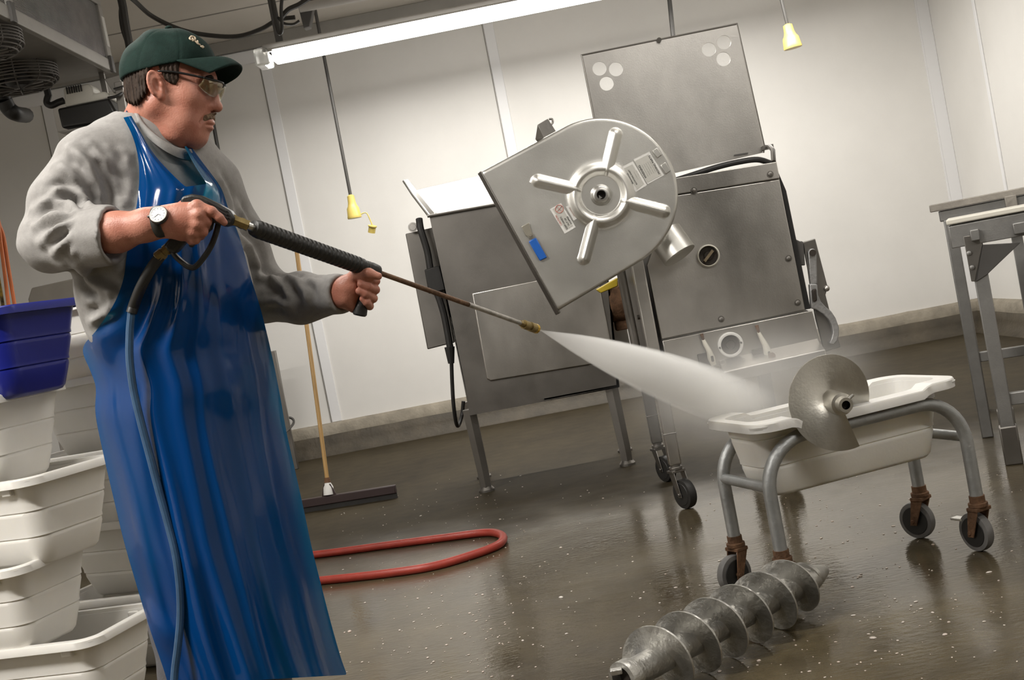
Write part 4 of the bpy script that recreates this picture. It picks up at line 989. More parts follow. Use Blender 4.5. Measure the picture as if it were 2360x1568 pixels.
cable(((648, 40), (665, 22), (690, 10), (720, -10)), 8.35, .018, 'short_cable', 'short black cable rising from the loop to the ceiling mount')
cable(((640, 40), (655, 54), (676, 56), (690, 48)), 8.36, .010, 'feed_cable', 'thin feed cable entering the end of the lit fixture')
pa_, pb_ = P(690, 18, 8.7), P(960, -32, 8.7)
CP = thing('ceiling_conduit', tuple(pa_), 'grey pipe and bracket fixed above the lit fixture', 'conduit')
MB().cyl(pa_, pb_, .035, 12).build('pipe', M_FIX, CP)
MB().prism([P(x, y, 8.72) for x, y in ((686, 12), (724, 4), (714, 62), (700, 66))], (0, .08, 0)).build('bracket', M_DARKM, CP, bevel=.006)
MB().prism([P(x, y, 8.70) for x, y in ((686, 12), (700, -12), (724, -16), (724, 6))], (0, .1, 0)).build('mount_block', M_DARKM, CP, bevel=.006)

# behind the bins: orange cable hank, yellow-striped pole, leaning grey sheet, stray cord end
cable(((-92, 0), (-40, 270), (-6, 500), (2, 560), (12, 640), (24, 740)), 8.0, .013, 'orange_cord', 'orange cord hanging at the left edge behind the blue tub', mat('orange_cord', (.62, .17, .05), .5))
cable(((-98, 0), (-46, 270), (-8, 490), (8, 545), (20, 620), (40, 740)), 8.02, .013, 'orange_cord', 'second orange cord crossing behind the blue tub toward the right', MATS['orange_cord'])
tag(MB().tube([P(-4, 640, 7.9), FL(90, 1205)], .012, 8).build('striped_pole', mat('dark_yellow', (.45, .30, .05), .5, col2=(.03, .03, .03), vscale=14)), 'dark pole with yellow marks behind the blue tub', 'pole')
GS = MB().prism([P(x, y, 9.2) for x, y in ((64, 690), (72, 664), (215, 632))] + [V(P(215, 632, 9.2).x, 9.2, .001), V(P(64, 690, 9.2).x, 9.2, .001)], (0, .03, 0)).build('grey_sheet', mat('grey_board', (.36, .335, .295), .6, var=.06), bevel=.01)
tag(GS, 'grey sheet standing behind the blue tub and the right elbow', 'panel')
GS2 = MB().prism([P(x, y, 9.6) for x, y in ((560, 824), (634, 808), (652, 905))] + [V(P(652, 905, 9.6).x, 9.6, .001), V(P(560, 824, 9.6).x, 9.6, .001)], (0, .04, 0)).build('steel_sheet', M_STEELD, bevel=.004)
tag(GS2, 'narrow steel sheet just showing behind the apron at wall foot', 'panel')
cable(((560, 1065), (610, 1040), (650, 1004), (674, 980), (676, 968), (666, 963), (652, 970)), [8.6, 9.0, 9.4, 9.7, 9.75, 9.75, 9.7], .010, 'cord_end', 'curled black cord end by the curb behind the apron')

# meat scraps and foam flecks scattered over the wet floor
M_SCRAP = mat('meat_scraps', (0.62, 0.59, 0.54), 0.4, col2=(0.60, 0.47, 0.40), vscale=2.3)
sc = MB()
for i in range(800):
    if i < 420: x, y = RNG.uniform(760, 2360), RNG.uniform(1080, 1640)
    else: x, y = RNG.choice([RNG.normal(1000, 120), RNG.normal(1800, 180), RNG.normal(2000, 200), RNG.normal(1130, 60)]), RNG.choice([RNG.normal(1180, 40), RNG.normal(1480, 60), RNG.normal(1340, 70)])
    if y < 1090: continue
    p = FL(x, y); 
    if p.y > 7.5 or p.y < 2.6: continue
    r_ = abs(RNG.normal(0, .0016)) + .0011
    if RNG.random() < .02: r_ *= 2.3
    sc.ball((p.x, p.y, .001), (r_ * RNG.uniform(.8, 1.9), r_, r_ * .5), 6, 4, Matrix.Rotation(RNG.uniform(0, 6.28), 3, 'Z'))
tag(sc.build('meat_scraps', M_SCRAP, fixn=False), 'tiny pale and pink meat scraps scattered over the wet floor', 'scraps', kind='stuff')
# ================================================================== two stacks of plastic tubs on the left
M_BLUEB = mat('blue_tub_plastic', (0.008, 0.014, 0.19), 0.30, var=0.05, vscale=4)
M_BIN = mat('cream_tub_plastic', (0.77, 0.75, 0.71), 0.42, var=0.04, vscale=4, sss=0.2, sssr=(.9, .8, .6))
s_ax = V(.36, .93, 0).normalized(); f_ax = V(-s_ax.y, s_ax.x, 0)
BL, BW, BH = .64, .42, .285
def bin_at(corner, z, m, label, da=0.0, name='plastic_tub', group=None):
    ang = math.atan2(-f_ax.y, -f_ax.x) + da
    c = corner + f_ax * (BL / 2) + s_ax * (BW / 2)
    return make_lug((c.x, c.y, z), ang, BL, BW, BH, m, label, group, taper=.055, name=name, ribs=(.33, .62))
LV = 5; ZT = P(70, 690, 3.62).z; PIT = (ZT - BH) / (LV - 1)
k0 = P(70, 690, 3.62); cA = V(k0.x - .075, k0.y, 0)
offs = [V(-.035, 0, 0), V(-.165, .03, 0), V(-.03, 0, 0), V(-.165, -.02, 0), V(.0, .0, 0)]
labs = ['dark blue plastic tub on top of the front stack of white tubs', 'white tub directly under the dark blue tub, set back in the front stack', 'white tub in the middle of the front stack, just touching the apron edge',
        'white tub second from the bottom of the front stack, set back to the left', 'white tub at the foot of the front stack, its open rim jutting right']
for i in range(LV):
    z = ZT - BH - PIT * i
    t = bin_at(cA + offs[i], z if i < LV - 1 else .001, M_BLUEB if i == 0 else M_BIN, labs[i], da=[0, R(4), R(-3), R(5), R(6)][i])
# rear stack
k1 = P(193, 1372, 4.35)
cB = V(k1.x, k1.y, 0) - f_ax * (BL - .02) - V(.15, 0, 0)
offb = [V(.0, 0, 0), V(.05, .03, 0), V(-.02, 0, 0), V(.05, .03, 0), V(0, 0, 0)]
labb = ['white tub on top of the rear stack, just above the tub behind the blue one', 'second white tub from the top of the rear stack behind the apron', 'third white tub from the top of the rear stack behind the apron',
        'fourth white tub from the top of the rear stack, open rim showing beside the apron', 'lowest white tub of the rear stack beside the trouser leg']
labb[0] = 'white tub on top of the rear stack, behind the dark blue tub'
for i in range(LV):
    z = (ZT - BH - PIT * i)
    bin_at(cB + offb[i], z if i < LV - 1 else .001, M_BIN, labb[i], da=[0, R(-4), R(2), R(-5), R(3)][i])
# ================================================================== the man in the blue apron
def noise_mix(nt, scale, st=None):
    pass
M_SKIN = mat('skin', (0.42, 0.155, 0.102), 0.48, var=0.13, vscale=22, sss=0.12, sssr=(1, .35, .2), bump=0.12, bscale=260, col2=(0.54, 0.245, 0.172))
M_HAIR = mat('brown_hair', (0.036, 0.023, 0.016), 0.7, spec=.2, var=0.5, vscale=70, stretch=(1, 1, .25), bump=0.5, bscale=160)
M_STACHE = mat('sandy_moustache', (0.20, 0.125, 0.07), 0.6, var=0.4, vscale=80, bump=0.5, bscale=150)
M_SWEAT = mat('grey_sweatshirt', (0.30, 0.288, 0.275), 0.85, var=0.08, vscale=90, bump=0.10, bscale=420)
M_CAP = mat('dark_green_cap', (0.007, 0.023, 0.018), 0.85, spec=.25, var=0.2, vscale=60, bump=0.15, bscale=400)
M_TROUS = mat('grey_trousers', (0.10, 0.10, 0.11), 0.8, var=0.08, vscale=30, bump=0.15, bscale=250)
M_BOOT = mat('rubber_boot', (0.03, 0.03, 0.03), 0.45)
def apron_mat():
    m = bpy.data.materials.new('blue_vinyl'); m.use_nodes = True; N = m.node_tree.nodes; L = m.node_tree.links; b = N['Principled BSDF']
    b.inputs['Base Color'].default_value = (0.001, 0.046, 0.20, 1); b.inputs['Roughness'].default_value = 0.13; b.inputs['Specular IOR Level'].default_value = 0.33
    tc = N.new('ShaderNodeTexCoord'); mp = N.new('ShaderNodeMapping'); mp.inputs['Scale'].default_value = (1.5, 1.5, .45); L.new(tc.outputs['Object'], mp.inputs[0])
    n = N.new('ShaderNodeTexNoise'); n.inputs['Scale'].default_value = 7; n.inputs['Detail'].default_value = 1.5; L.new(mp.outputs[0], n.inputs['Vector'])
    n2 = N.new('ShaderNodeTexNoise'); n2.inputs['Scale'].default_value = 45; n2.inputs['Detail'].default_value = 2; L.new(mp.outputs[0], n2.inputs['Vector'])
    mx = N.new('ShaderNodeMix'); mx.data_type = 'FLOAT'; mx.inputs[0].default_value = .05; L.new(n.outputs['Fac'], mx.inputs[2]); L.new(n2.outputs['Fac'], mx.inputs[3])
    bp = N.new('ShaderNodeBump'); bp.inputs['Strength'].default_value = .35; bp.inputs['Distance'].default_value = .02; L.new(mx.outputs[0], bp.inputs['Height']); L.new(bp.outputs[0], b.inputs['Normal'])
    tr = N.new('ShaderNodeBsdfTranslucent'); tr.inputs[0].default_value = (0.0, 0.31, 0.42, 1)
    ms = N.new('ShaderNodeMixShader'); ms.inputs[0].default_value = 0.24
    L.new(b.outputs[0], ms.inputs[1]); L.new(tr.outputs[0], ms.inputs[2]); L.new(ms.outputs[0], N['Material Output'].inputs[0])
    return m
M_APRON = apron_mat()
A3 = lambda x, y, Y: np.array(P(x, y, Y), np.float32)

# ---------------------------------------------------------------- head frame
YH0 = 2.765; SC = YH0 / F_PX
hy, hp_ = R(-1), R(17)
fw = V(math.cos(hp_) * math.cos(hy), -math.cos(hp_) * math.sin(hy), -math.sin(hp_)); lt = V(math.sin(hy), math.cos(hy), 0); hu = fw.cross(lt).normalized()
HO = P(388, 205, YH0)
HM = np.array([list(fw), list(lt), list(hu)], np.float32)      # world -> head rows
toL = lambda p: (p - np.array(HO, np.float32)) @ HM.T
toW = lambda q: np.array(HO, np.float64) + np.asarray(q, np.float64) @ HM.astype(np.float64)
HW = lambda x, y, z: Vector(toW((x, y, z)))
def pl2(x, y):      # photograph pixel -> head (x, z) on the middle plane
    q = toL(np.array(P(x, y, YH0), np.float32)); return (float(q[0]), float(q[2]))
neck0 = toL(A3(350, 300, 2.80)); neck1 = toL(A3(352, 400, 2.82))
def head_sdf(p, ears=True):
    d = s_ell(p, (.004, 0, .036), (.096, .073, .092))
    d = smin(d, s_ell(p, (.046, 0, -.030), (.056, .060, .086)), .03)
    ay = p.copy(); ay[:, 1] = np.abs(ay[:, 1])
    d = smin(d, s_cap(ay, (-.004, .052, -.045), (.060, .026, -.094), .025, .022), .025)
    d = smin(d, s_ell(p, (.076, 0, -.097), (.022, .027, .020)), .014)
    d = smin(d, s_ell(p, (.034, 0, -.106), (.050, .054, .028)), .03)
    d = smin(d, s_ell(ay, (.060, .041, -.020), (.031, .025, .028)), .022); d = smin(d, s_ell(ay, (.050, .040, -.072), (.032, .024, .030)), .025)
    d = smin(d, s_cap(ay, (.092, 0, .031), (.082, .042, .030), .014, .012), .014)
    d = smin(d, s_ell(p, (.078, 0, -.066), (.029, .034, .026)), .016)
    d = smax(d, -s_ell(ay, (.103, .033, .009), (.017, .018, .011)), .014)
    d = smin(d, s_ell(ay, (.080, .032, .008), (.0155, .0165, .0125)), .005)
    d = smin(d, s_cap(p, (.098, 0, .018), (.109, 0, -.024), .0095, .0125), .010)
    d = smin(d, s_ell(p, (.1135, 0, -.0295), (.0128, .0130, .0115)), .007)
    d = smin(d, s_ell(ay, (.101, .0135, -.034), (.011, .0065, .0075)), .006)
    d = smax(d, -s_ell(ay, (.106, .0065, -.040), (.005, .0035, .0035)), .003)
    d = smin(d, s_ell(p, (.1035, 0, -.0655), (.0075, .021, .0055)), .005)
    d = smin(d, s_ell(p, (.101, 0, -.0775), (.0085, .019, .0062)), .005)
    d = smax(d, -s_cap(ay, (.113, 0, -.0715), (.098, .024, -.0735), .0016, .0016), .003)
    d = smax(d, -s_cap(ay, (.108, .019, -.036), (.088, .037, -.072), .0025, .0025), .008)
    d = smin(d, s_chain(p, [(-.018, 0, -.03), tuple(neck0), tuple(neck1)], [.060, .066, .072], .02), .035)
    if ears:
        for s in (1, -1):
            e3 = np.array((-.40, 0, .916)); e1 = np.array((.916 * .93, s * .36, .40 * .93)); e1 /= np.linalg.norm(e1); e2 = np.cross(e3, e1); e2 *= np.sign(-s * e2[1])
            c = np.array((-.006, -s * .0795, -.004)); rot = np.stack([e1, e2, e3], 1)
            e = s_ell(p, c, (.0165, .006, .0315), rot)
            e = smax(e, -s_ell(p, c + e2 * .006 + e1 * .003 - e3 * .004, (.0085, .0075, .016), rot), .003)
            arc = [c + e1 * (.0145 * math.cos(t)) + e3 * (.029 * math.sin(t)) + e2 * .0035 for t in np.linspace(R(20), R(225), 12)]
            e = smin(e, s_chain(p, arc, [.0032] * 12, .002), .003)
            e = smin(e, s_ell(p, c - e3 * .027 + e1 * .004, (.008, .006, .009), rot), .004)
            e = smin(e, s_ell(p, c + e1 * .013 - e3 * .003 + e2 * .002, (.0035, .004, .006), rot), .003)
            d = smin(d, e, .006)
    return d
def union_mesh(parts):
    vs, fs, o = [], [], 0
    for v, f in parts: vs.append(v); fs.append(f + o); o += len(v)
    return np.concatenate(vs), np.concatenate(fs)
hv, hf = surf_nets(lambda p: head_sdf(p), (-.12, -.10, -.245), (.135, .10, .135), .0026)
hv = smooth_verts(hv, hf, 1, .4); head_w = (toW(hv), hf)

# ---------------------------------------------------------------- the lance line the hands hold
def proj(p):
    d = Vector(p) - CAM; z = d.dot(FWD); return (IW / 2 + F_PX * d.dot(RIGHT) / z, IH / 2 + F_PX * d.dot(DOWN) / z)
G0, G1 = P(572, 521, 2.535), P(1244, 761, 3.36)
def on_line(x):
    a, b = 0.0, 1.0
    for _ in range(40):
        m = (a + b) / 2
        if proj(G0 + (G1 - G0) * m)[0] < x: a = m
        else: b = m
    return G0 + (G1 - G0) * a
YL_ = on_line(848).y

# ---------------------------------------------------------------- right hand and forearm
ZY = 2.49
def C(x, y, dy): return tuple(A3(x, y, ZY + dy))
near = np.array((0, 1, 0))
def rhand(p):
    d = s_chain(p, [C(215, 543, .05), C(270, 535, .025), C(340, 518, .005), C(376, 511, 0)], [.042, .0395, .0315, .0275], .02, (0, 1, 0), .86)
    palm = s_chain(p, [C(376, 511, 0), C(412, 508, -.002), C(447, 503, .002)], [.0275, .0315, .0335], .02, (0, 1, 0), .58)
    d = smin(d, palm, .02)
    d = smin(d, s_cap(p, C(425, 530, .01), C(446, 536, .008), .018, .016), .015)
    d = smin(d, s_cap(p, C(392, 524, .01), C(420, 538, .016), .017, .014), .016)
    K = [(C(455, 476, -.006), C(488, 487, -.008), C(506, 502, -.004), C(517, 513, .0)), (C(459, 496, -.012), C(476, 511, -.002), C(473, 522, .026), C(458, 520, .040)),
         (C(457, 517, -.010), C(468, 535, .0), C(462, 544, .026), C(446, 538, .040)), (C(448, 536, -.004), C(451, 553, .006), C(441, 556, .026), C(430, 548, .038))]
    RR = [(.0125, .0098, .0088, .0072), (.0125, .0102, .0092, .008), (.012, .0098, .0088, .0078), (.0108, .0088, .008, .0072)]
    fing = None
    for k, r in zip(K, RR):
        e = s_chain(p, list(k), list(r), .004); fing = e if fing is None else smin(fing, e, .0022)
    d = smin(d, fing, .009)
    for k in K: d = smin(d, s_ell(p, np.array(k[0]) + np.array((0, -.004, .002)), (.0105, .0085, .0105)), .008)
    d = smin(d, s_chain(p, [C(392, 500, .02), C(425, 478, .046), C(452, 476, .056), C(472, 482, .055)], [.016, .0135, .0115, .009], .01), .012)
    for k in K[:3]: d = smin(d, s_cap(p, C(390, 508, -.012), tuple(np.array(k[0]) + np.array((0, -.002, 0))), .004, .005), .014)
    # nail of the index finger
    d = smax(d, -s_ell(p, np.array(C(518, 508, -.007)), (.004, .0015, .004)), .001)
    return d
lo = np.minimum.reduce([A3(180, 440, 2.42), A3(180, 620, 2.60), A3(540, 620, 2.42)]) - .03; hi = np.maximum.reduce([A3(540, 440, 2.60), A3(540, 440, 2.42), A3(180, 440, 2.6)]) + .03
lo[1] = 2.42; hi[1] = 2.62
rh = surf_nets(rhand, lo, hi, .0023); rh = (smooth_verts(*rh, 1, .35), rh[1])

# ---------------------------------------------------------------- left fist round the side handle
def D(x, y, dy): return tuple(A3(x, y, YL_ + dy))
HA, HB = D(850, 622, 0), D(829, 723, .004)
def lhand(p):
    d = s_chain(p, [D(700, 692, .085), D(760, 682, .035), D(788, 677, .012)], [.030, .029, .028], .02)
    d = smin(d, s_chain(p, [D(788, 677, .012), D(803, 668, .004), D(818, 664, .012)], [.028, .029, .026], .02, (0, 1, 0), .8), .02)
    d = smin(d, s_ell(p, D(801, 658, -.010), (.026, .017, .020)), .014)
    d = smin(d, s_cap(p, D(796, 690, .0), D(815, 708, .008), .019, .014), .014)
    d = smin(d, s_cap(p, D(812, 650, .034), D(814, 690, .034), .017, .015), .018)
    F = [(D(824, 634, .036), D(866, 648, .008), D(850, 644, -.022), D(834, 641, -.024)), (D(824, 650, .038), D(865, 668, .004), D(849, 662, -.025), D(832, 655, -.028)),
         (D(820, 668, .038), D(860, 688, .004), D(843, 678, -.025), D(828, 671, -.028)), (D(816, 686, .034), D(852, 706, .006), D(845, 697, -.019), D(836, 689, -.022))]
    RR = [(.0115, .0100, .0095, .0085), (.0118, .0104, .0100, .0092), (.0115, .0102, .0098, .0090), (.0105, .0090, .0086, .0078)]
    fing = None
    for k, r in zip(F, RR):
        e = s_chain(p, list(k), list(r), .004); fing = e if fing is None else smin(fing, e, .0018)
    base = d; d = smin(d, fing, .003)
    for k in F: d = smin(d, s_cap(p, D(808, 668, .03), k[0], .014, .012), .01)
    th = s_chain(p, [D(796, 652, -.006), D(820, 634, -.018), D(850, 631, -.030), D(872, 637, -.030)], [.016, .0132, .0118, .0088], .008)
    d = smin(d, th, .006)
    for k in F[1:3]: d = smax(d, -s_ell(p, np.array(k[3]) + np.array((-.003, -.0085, .003)), (.0045, .0012, .004)), .001)
    return d
lo = A3(680, 760, YL_) ; hi = A3(890, 590, YL_); lo = np.minimum(lo, hi) - .06; hi = np.maximum(A3(890, 590, YL_), A3(680, 590, YL_)) + .04; lo[1] = YL_ - .06; hi[1] = YL_ + .14
lh = surf_nets(lhand, lo, hi, .0021); lh = (smooth_verts(*lh, 1, .3), lh[1])

# ---------------------------------------------------------------- trunk, arms and legs under the clothes
ax_s = np.array((.80, .60, 0)); nf = np.array((.60, -.80, 0))
T_ = [A3(345, 430, 2.81), A3(365, 560, 2.80), A3(385, 680, 2.78), A3(405, 810, 2.79), A3(425, 900, 2.80)]
SHR, SHL = A3(208, 378, 2.70), A3(488, 428, 2.91); NK = A3(352, 335, 2.80)
ELR = A3(118, 556, 2.63); CFR = A3(262, 541, 2.53)
ELL = A3(603, 682, 3.00); CFL = A3(790, 678, YL_ + .015)
HIPR, HIPL = A3(370, 900, 2.74), A3(500, 920, 2.88)
anR = np.array((A3(470, 1800, 2.72)[0], 2.72, .09), np.float32); anL = np.array((A3(640, 1790, 2.92)[0], 2.92, .09), np.float32)
knR = np.array((A3(418, 1360, 2.70)[0], 2.70, .50), np.float32); knL = np.array((A3(570, 1360, 2.88)[0], 2.88, .50), np.float32)
def trunk(p):
    d = s_chain(p, T_, [.150, .150, .150, .125, .12], .05, nf, .66)
    d = smin(d, s_chain(p, [SHR, NK, SHL], [.045, .06, .045], .04), .04)
    d = smin(d, s_chain(p, [SHR, ELR, A3(200, 545, 2.56)], [.045, .036, .038], .02), .03)
    d = smin(d, s_chain(p, [SHL, ELL, A3(700, 694, YL_ + .09)], [.045, .034, .030], .02), .03)
    d = smin(d, s_chain(p, [HIPR, knR, anR], [.070, .055, .042], .03), .04); d = smin(d, s_chain(p, [HIPL, knL, anL], [.070, .055, .042], .03), .04)
    return d
b_lo = np.minimum.reduce([A3(40, 400, 2.8), anR, A3(40, 600, 2.6)]) - .12; b_hi = np.maximum.reduce([A3(900, 400, 3.0), anL, A3(600, 250, 2.9)]) + .08
b_lo[1] = 2.40; b_hi[1] = 3.16; b_lo[2] = .03; b_hi[2] = float(A3(350, 300, 2.8)[2])
tk = surf_nets(trunk, b_lo, b_hi, .016)
pv, pf = union_mesh([head_w, rh, lh, tk])
MAN = link_mesh('person', pv, pf, M_SKIN, smooth=180, fixn=False)
tag(MAN, 'man in dark green cap and long glossy blue apron holding the pressure washer lance', 'person')
ORG = ORIGIN['person']

# ---------------------------------------------------------------- hair, moustache, eyes, cap, glasses
hair_poly = [pl2(*q) for q in ((286, 170), (372, 160), (366, 185), (363, 205), (360, 228), (352, 238), (338, 250), (322, 249), (302, 238), (284, 216))]
burn_poly = [pl2(*q) for q in ((378, 150), (436, 138), (432, 168), (431, 196), (424, 208), (410, 204), (399, 195), (392, 178))]
def hair(p):
    d = head_sdf(p, False) - np.where(p[:, 0] < -.01, .010, .0045)
    n_ = .0016 * np.sin(p[:, 0] * 700 + p[:, 2] * 160 + np.sin(p[:, 1] * 300)) 
    r = np.minimum(s_poly(p[:, 0], p[:, 2], hair_poly) + n_ * 2, s_poly(p[:, 0], p[:, 2], burn_poly) + .0 * n_ + np.where(np.abs(p[:, 1]) < .04, .1, 0))
    return smax(d + n_, r, .006)
v_, f_ = surf_nets(hair, (-.125, -.10, -.07), (.08, .10, .09), .0026); link_mesh('hair', toW(smooth_verts(v_, f_, 1, .3)), f_, M_HAIR, MAN, smooth=180, fixn=False)
st_poly = [pl2(*q) for q in ((478, 266), (488, 261), (499, 258), (500, 273), (490, 275), (478, 281), (471, 286), (470, 280))]
def stache(p):
    d = head_sdf(p, False) - .0030; n_ = .0012 * np.sin(p[:, 1] * 1500)
    return smax(d + n_, np.maximum(s_poly(p[:, 0], p[:, 2] + .12 * np.abs(p[:, 1]), st_poly), np.abs(p[:, 1]) - .030), .004)
v_, f_ = surf_nets(stache, (.06, -.045, -.085), (.13, .045, -.03), .0018); link_mesh('moustache', toW(v_), f_, M_STACHE, MAN, smooth=180, fixn=False)
for s in (-1, 1):
    eo = MB().ball(HW(.0835, s * .032, .007), .0125, 16, 12).build('eye', mat('eye_white', (.75, .72, .68), .2), MAN, smooth=180)
    MB().ball(HW(.0925, s * .032, .006), (.005, .005, .005), 12, 8).build('iris', mat('iris_grey', (.06, .07, .08), .2), eo, smooth=180)
    MB().tube(spline([HW(.100, s * .012, .028), HW(.101, s * .026, .033), HW(.094, s * .046, .029)], 5), [.0035, .004, .0042, .0044, .0045, .0045, .0044, .004, .0035, .003, .002], 6).build('eyebrow', M_HAIR, MAN, smooth=180)
# cap: shell over the crown cut by a sloping plane, curved bill in front
ca, cb2 = pl2(292, 188), pl2(447, 153); cn = np.array((-(cb2[1] - ca[1]), 0, cb2[0] - ca[0])); cn /= np.linalg.norm(cn)
def cap_outer(p): 
    e = s_ell(p, (-.002, 0, .042), (.1005, .083, .094)); e = smin(e, s_ell(p, (.040, 0, .068), (.052, .060, .050)), .03)
    e = smin(e, s_ell(p, (-.055, 0, .030), (.050, .068, .055)), .03)
    th = np.arctan2(p[:, 1], p[:, 0] + .003); cr = np.abs(((th / (np.pi / 3)) + .5) % 1 - .5) * (np.pi / 3) * .08
    e = e + .0010 * np.exp(-(cr / .0022) ** 2)
    e = e - .0022 * np.sin(p[:, 0] * 75 + p[:, 2] * 45) * np.clip((p[:, 2] - .05) * 18, 0, 1) * np.clip(1.0 - p[:, 0] * 14, 0, 1)
    return e
def cap_sdf(p):
    pln = -((p - np.array((ca[0], 0, ca[1]), np.float32)) @ cn.astype(np.float32))
    o = cap_outer(p); return smax(smax(o, -(o + .007), .001), pln, .002)
v_, f_ = surf_nets(cap_sdf, (-.125, -.105, -.01), (.115, .105, .155), .0024)
CAPO = link_mesh('cap', toW(smooth_verts(v_, f_, 1, .4)), f_, M_CAP, MAN, smooth=180, fixn=False)
top_px = pl2(360, 80); MB().ball(HW(-.012, 0, .1365), (.009, .009, .005), 12, 8).build('cap_button', M_CAP, CAPO, smooth=180)
# bill
b0 = np.array((cb2[0], 0, cb2[1])); tip = pl2(553, 150); low = pl2(508, 183)
rows = []
for j in range(17):
    t = j / 16; row = []
    for i in range(33):
        a = (i / 32 * 2 - 1); ph = a * R(68)
        ix, iy = -.002 + .098 * math.cos(ph), .083 * math.sin(ph)
        iz = ca[1] + (ix - ca[0]) * (cb2[1] - ca[1]) / (cb2[0] - ca[0]) + .003
        ox = tip[0] - .048 * abs(a) ** 2.3; oy = .074 * math.sin(a * math.pi / 2) * 1.0; oz = tip[1] - .036 * abs(a) ** 1.8
        q = [(1 - t) * ix + t * ox, (1 - t) * iy + t * oy, (1 - t) * iz + t * oz + .010 * math.sin(math.pi * t) * (1 - a * a)]
        row.append(HW(*q))
    rows.append(row)
MB().grid(rows).build('cap_bill', M_CAP, CAPO, smooth=180, solid=.0045)
M_EMB = mat('embroidery', (.62, .50, .36), .7)
def on_cap(x, y):
    # point on the cap front for a photograph pixel near its outline
    lx, lz = pl2(x, y); best = None
    for yy in np.linspace(-.06, .0, 61):
        q = np.array([[lx, yy, lz]], np.float32); d = abs(float(cap_outer(q)[0]))
        if best is None or d < best[0]: best = (d, yy)
    return HW(lx, best[1] - .001, lz)
em = MB()
for pts in (((451, 92), (457, 93), (460, 99), (455, 102), (450, 99), (451, 93)), ((455, 97), (458, 105)), ((461, 104), (468, 110), (472, 112)), ((465, 102), (467, 109)), ((473, 114), (478, 119)), ((475, 113), (479, 117))):
    em.tube(spline([on_cap(*q) for q in pts], 3), .0022, 6)
em.build('cap_lettering', M_EMB, CAPO, smooth=180)
# safety glasses
M_GL = mat('amber_lens', (0.55, 0.45, 0.22), 0.05, trans=0.85, alpha=0.55); M_FRM = mat('glasses_frame', (0.012, 0.012, 0.012), 0.3)
GL = None
for s in (-1, 1):
    tm = MB().tube(spline([HW(-.004, s * .078, .026), HW(.030, s * .077, .028), HW(.070, s * .071, .026), HW(.100, s * .058, .024), HW(.115, s * .036, .023)], 6), [.0022] * 8 + [.0026] * 17, 8)
    if GL is None: GL = tm.build('safety_glasses', M_FRM, MAN, smooth=180)
    else: tm.build('temple', M_FRM, GL, smooth=180)
    rows = []
    for j in range(9):
        t = j / 8; row = []
        for i in range(15):
            a = i / 14; x = .124 - .030 * (a ** 2.2) - .010 * t * t; y = s * (.008 + .056 * a); w = .036 * math.sin(math.pi * (.16 + .74 * a)) ** .6
            row.append(HW(x, y, .024 - w * t))
        rows.append(row)
    MB().grid(rows).build('lens', M_GL, GL, smooth=180, solid=.0018)
    MB().tube(spline([HW(.124 - .030 * (a ** 2.2) + .0005, s * (.008 + .056 * a), .0245) for a in (0, .25, .5, .75, 1)], 4), .0022, 6).build('brow_bar', M_FRM, GL, smooth=180)
MB().tube([HW(.124, -.009, .022), HW(.126, 0, .021), HW(.124, .009, .022)], .0022, 6).build('bridge', M_FRM, GL, smooth=180)

# ---------------------------------------------------------------- sweatshirt
def cutplane(p, o, n): return (p - np.array(o, np.float32)) @ np.array(n, np.float32)
dR = (CFR - ELR); dR /= np.linalg.norm(dR); dL = (CFL - ELL); dL /= np.linalg.norm(dL)
cutR = np.array(P(272, 540, 2.53) - P(262, 540, 2.53), np.float32); cutR = np.array((dR[0], dR[1] * .25, dR[2]), np.float32); cutR /= np.linalg.norm(cutR)
def sweat(p):
    d = s_chain(p, T_[:4], [.180, .185, .190, .160], .05, nf, .74)
    d = smin(d, s_chain(p, [SHR, NK], [.066, .078], .03), .05); d = smin(d, s_chain(p, [SHL, NK], [.060, .074], .03), .05)
    sl = s_chain(p, [SHR + np.array((0, 0, -.005)), (SHR + ELR) / 2 + np.array((-.012, 0, 0)), ELR], [.074, .073, .064], .03)
    fo = s_chain(p, [ELR, (ELR + CFR) / 2, CFR + dR * .03], [.062, .066, .060], .03)
    sl = smin(sl, fo, .03); cu = s_cap(p, CFR - dR * .042, CFR + dR * .03, .0640, .0615); sl = smin(sl, cu, .004)
    sl = smax(sl, cutplane(p, CFR, cutR), .004); sl = smax(sl, -np.maximum(s_cap(p, CFR - dR * .012, CFR + dR * .06, .050, .050), -10), .003)
    d = smin(d, sl, .035)
    s2 = s_chain(p, [SHL, (SHL + ELL) / 2, ELL], [.068, .068, .062], .03)
    f2_ = s_chain(p, [ELL, ELL * .5 + CFL * .5 + np.array((0, 0, -.008)), CFL - dL * .012, CFL + dL * .03], [.062, .061, .043, .040], .02)
    s2 = smin(s2, f2_, .03); s2 = smax(s2, cutplane(p, CFL, dL), .004); s2 = smax(s2, -s_cap(p, CFL - dL * .02, CFL + dL * .05, .034, .034), .003)
    d = smin(d, s2, .03)
    d = smax(d, -s_chain(p, [NK, A3(350, 240, 2.80)], [.050, .080], .01), .012)
    d = smax(d, cutplane(p, T_[3] + np.array((0, 0, -.05), np.float32), (0, 0, -1)), .01)
    return d
lo = np.array((float(A3(30, 500, 2.75)[0]) - .05, 2.38, float(T_[3][2]) - .09)); hi = np.array((float(CFL[0]) + .05, 3.14, float(A3(320, 250, 2.8)[2]) + .03))
sv, sf = surf_nets(sweat, lo, hi, .0058); sv = smooth_verts(sv, sf, 1, .5)
bvS = bvh_of(sv, sf); sn = vert_normals(sv, sf)
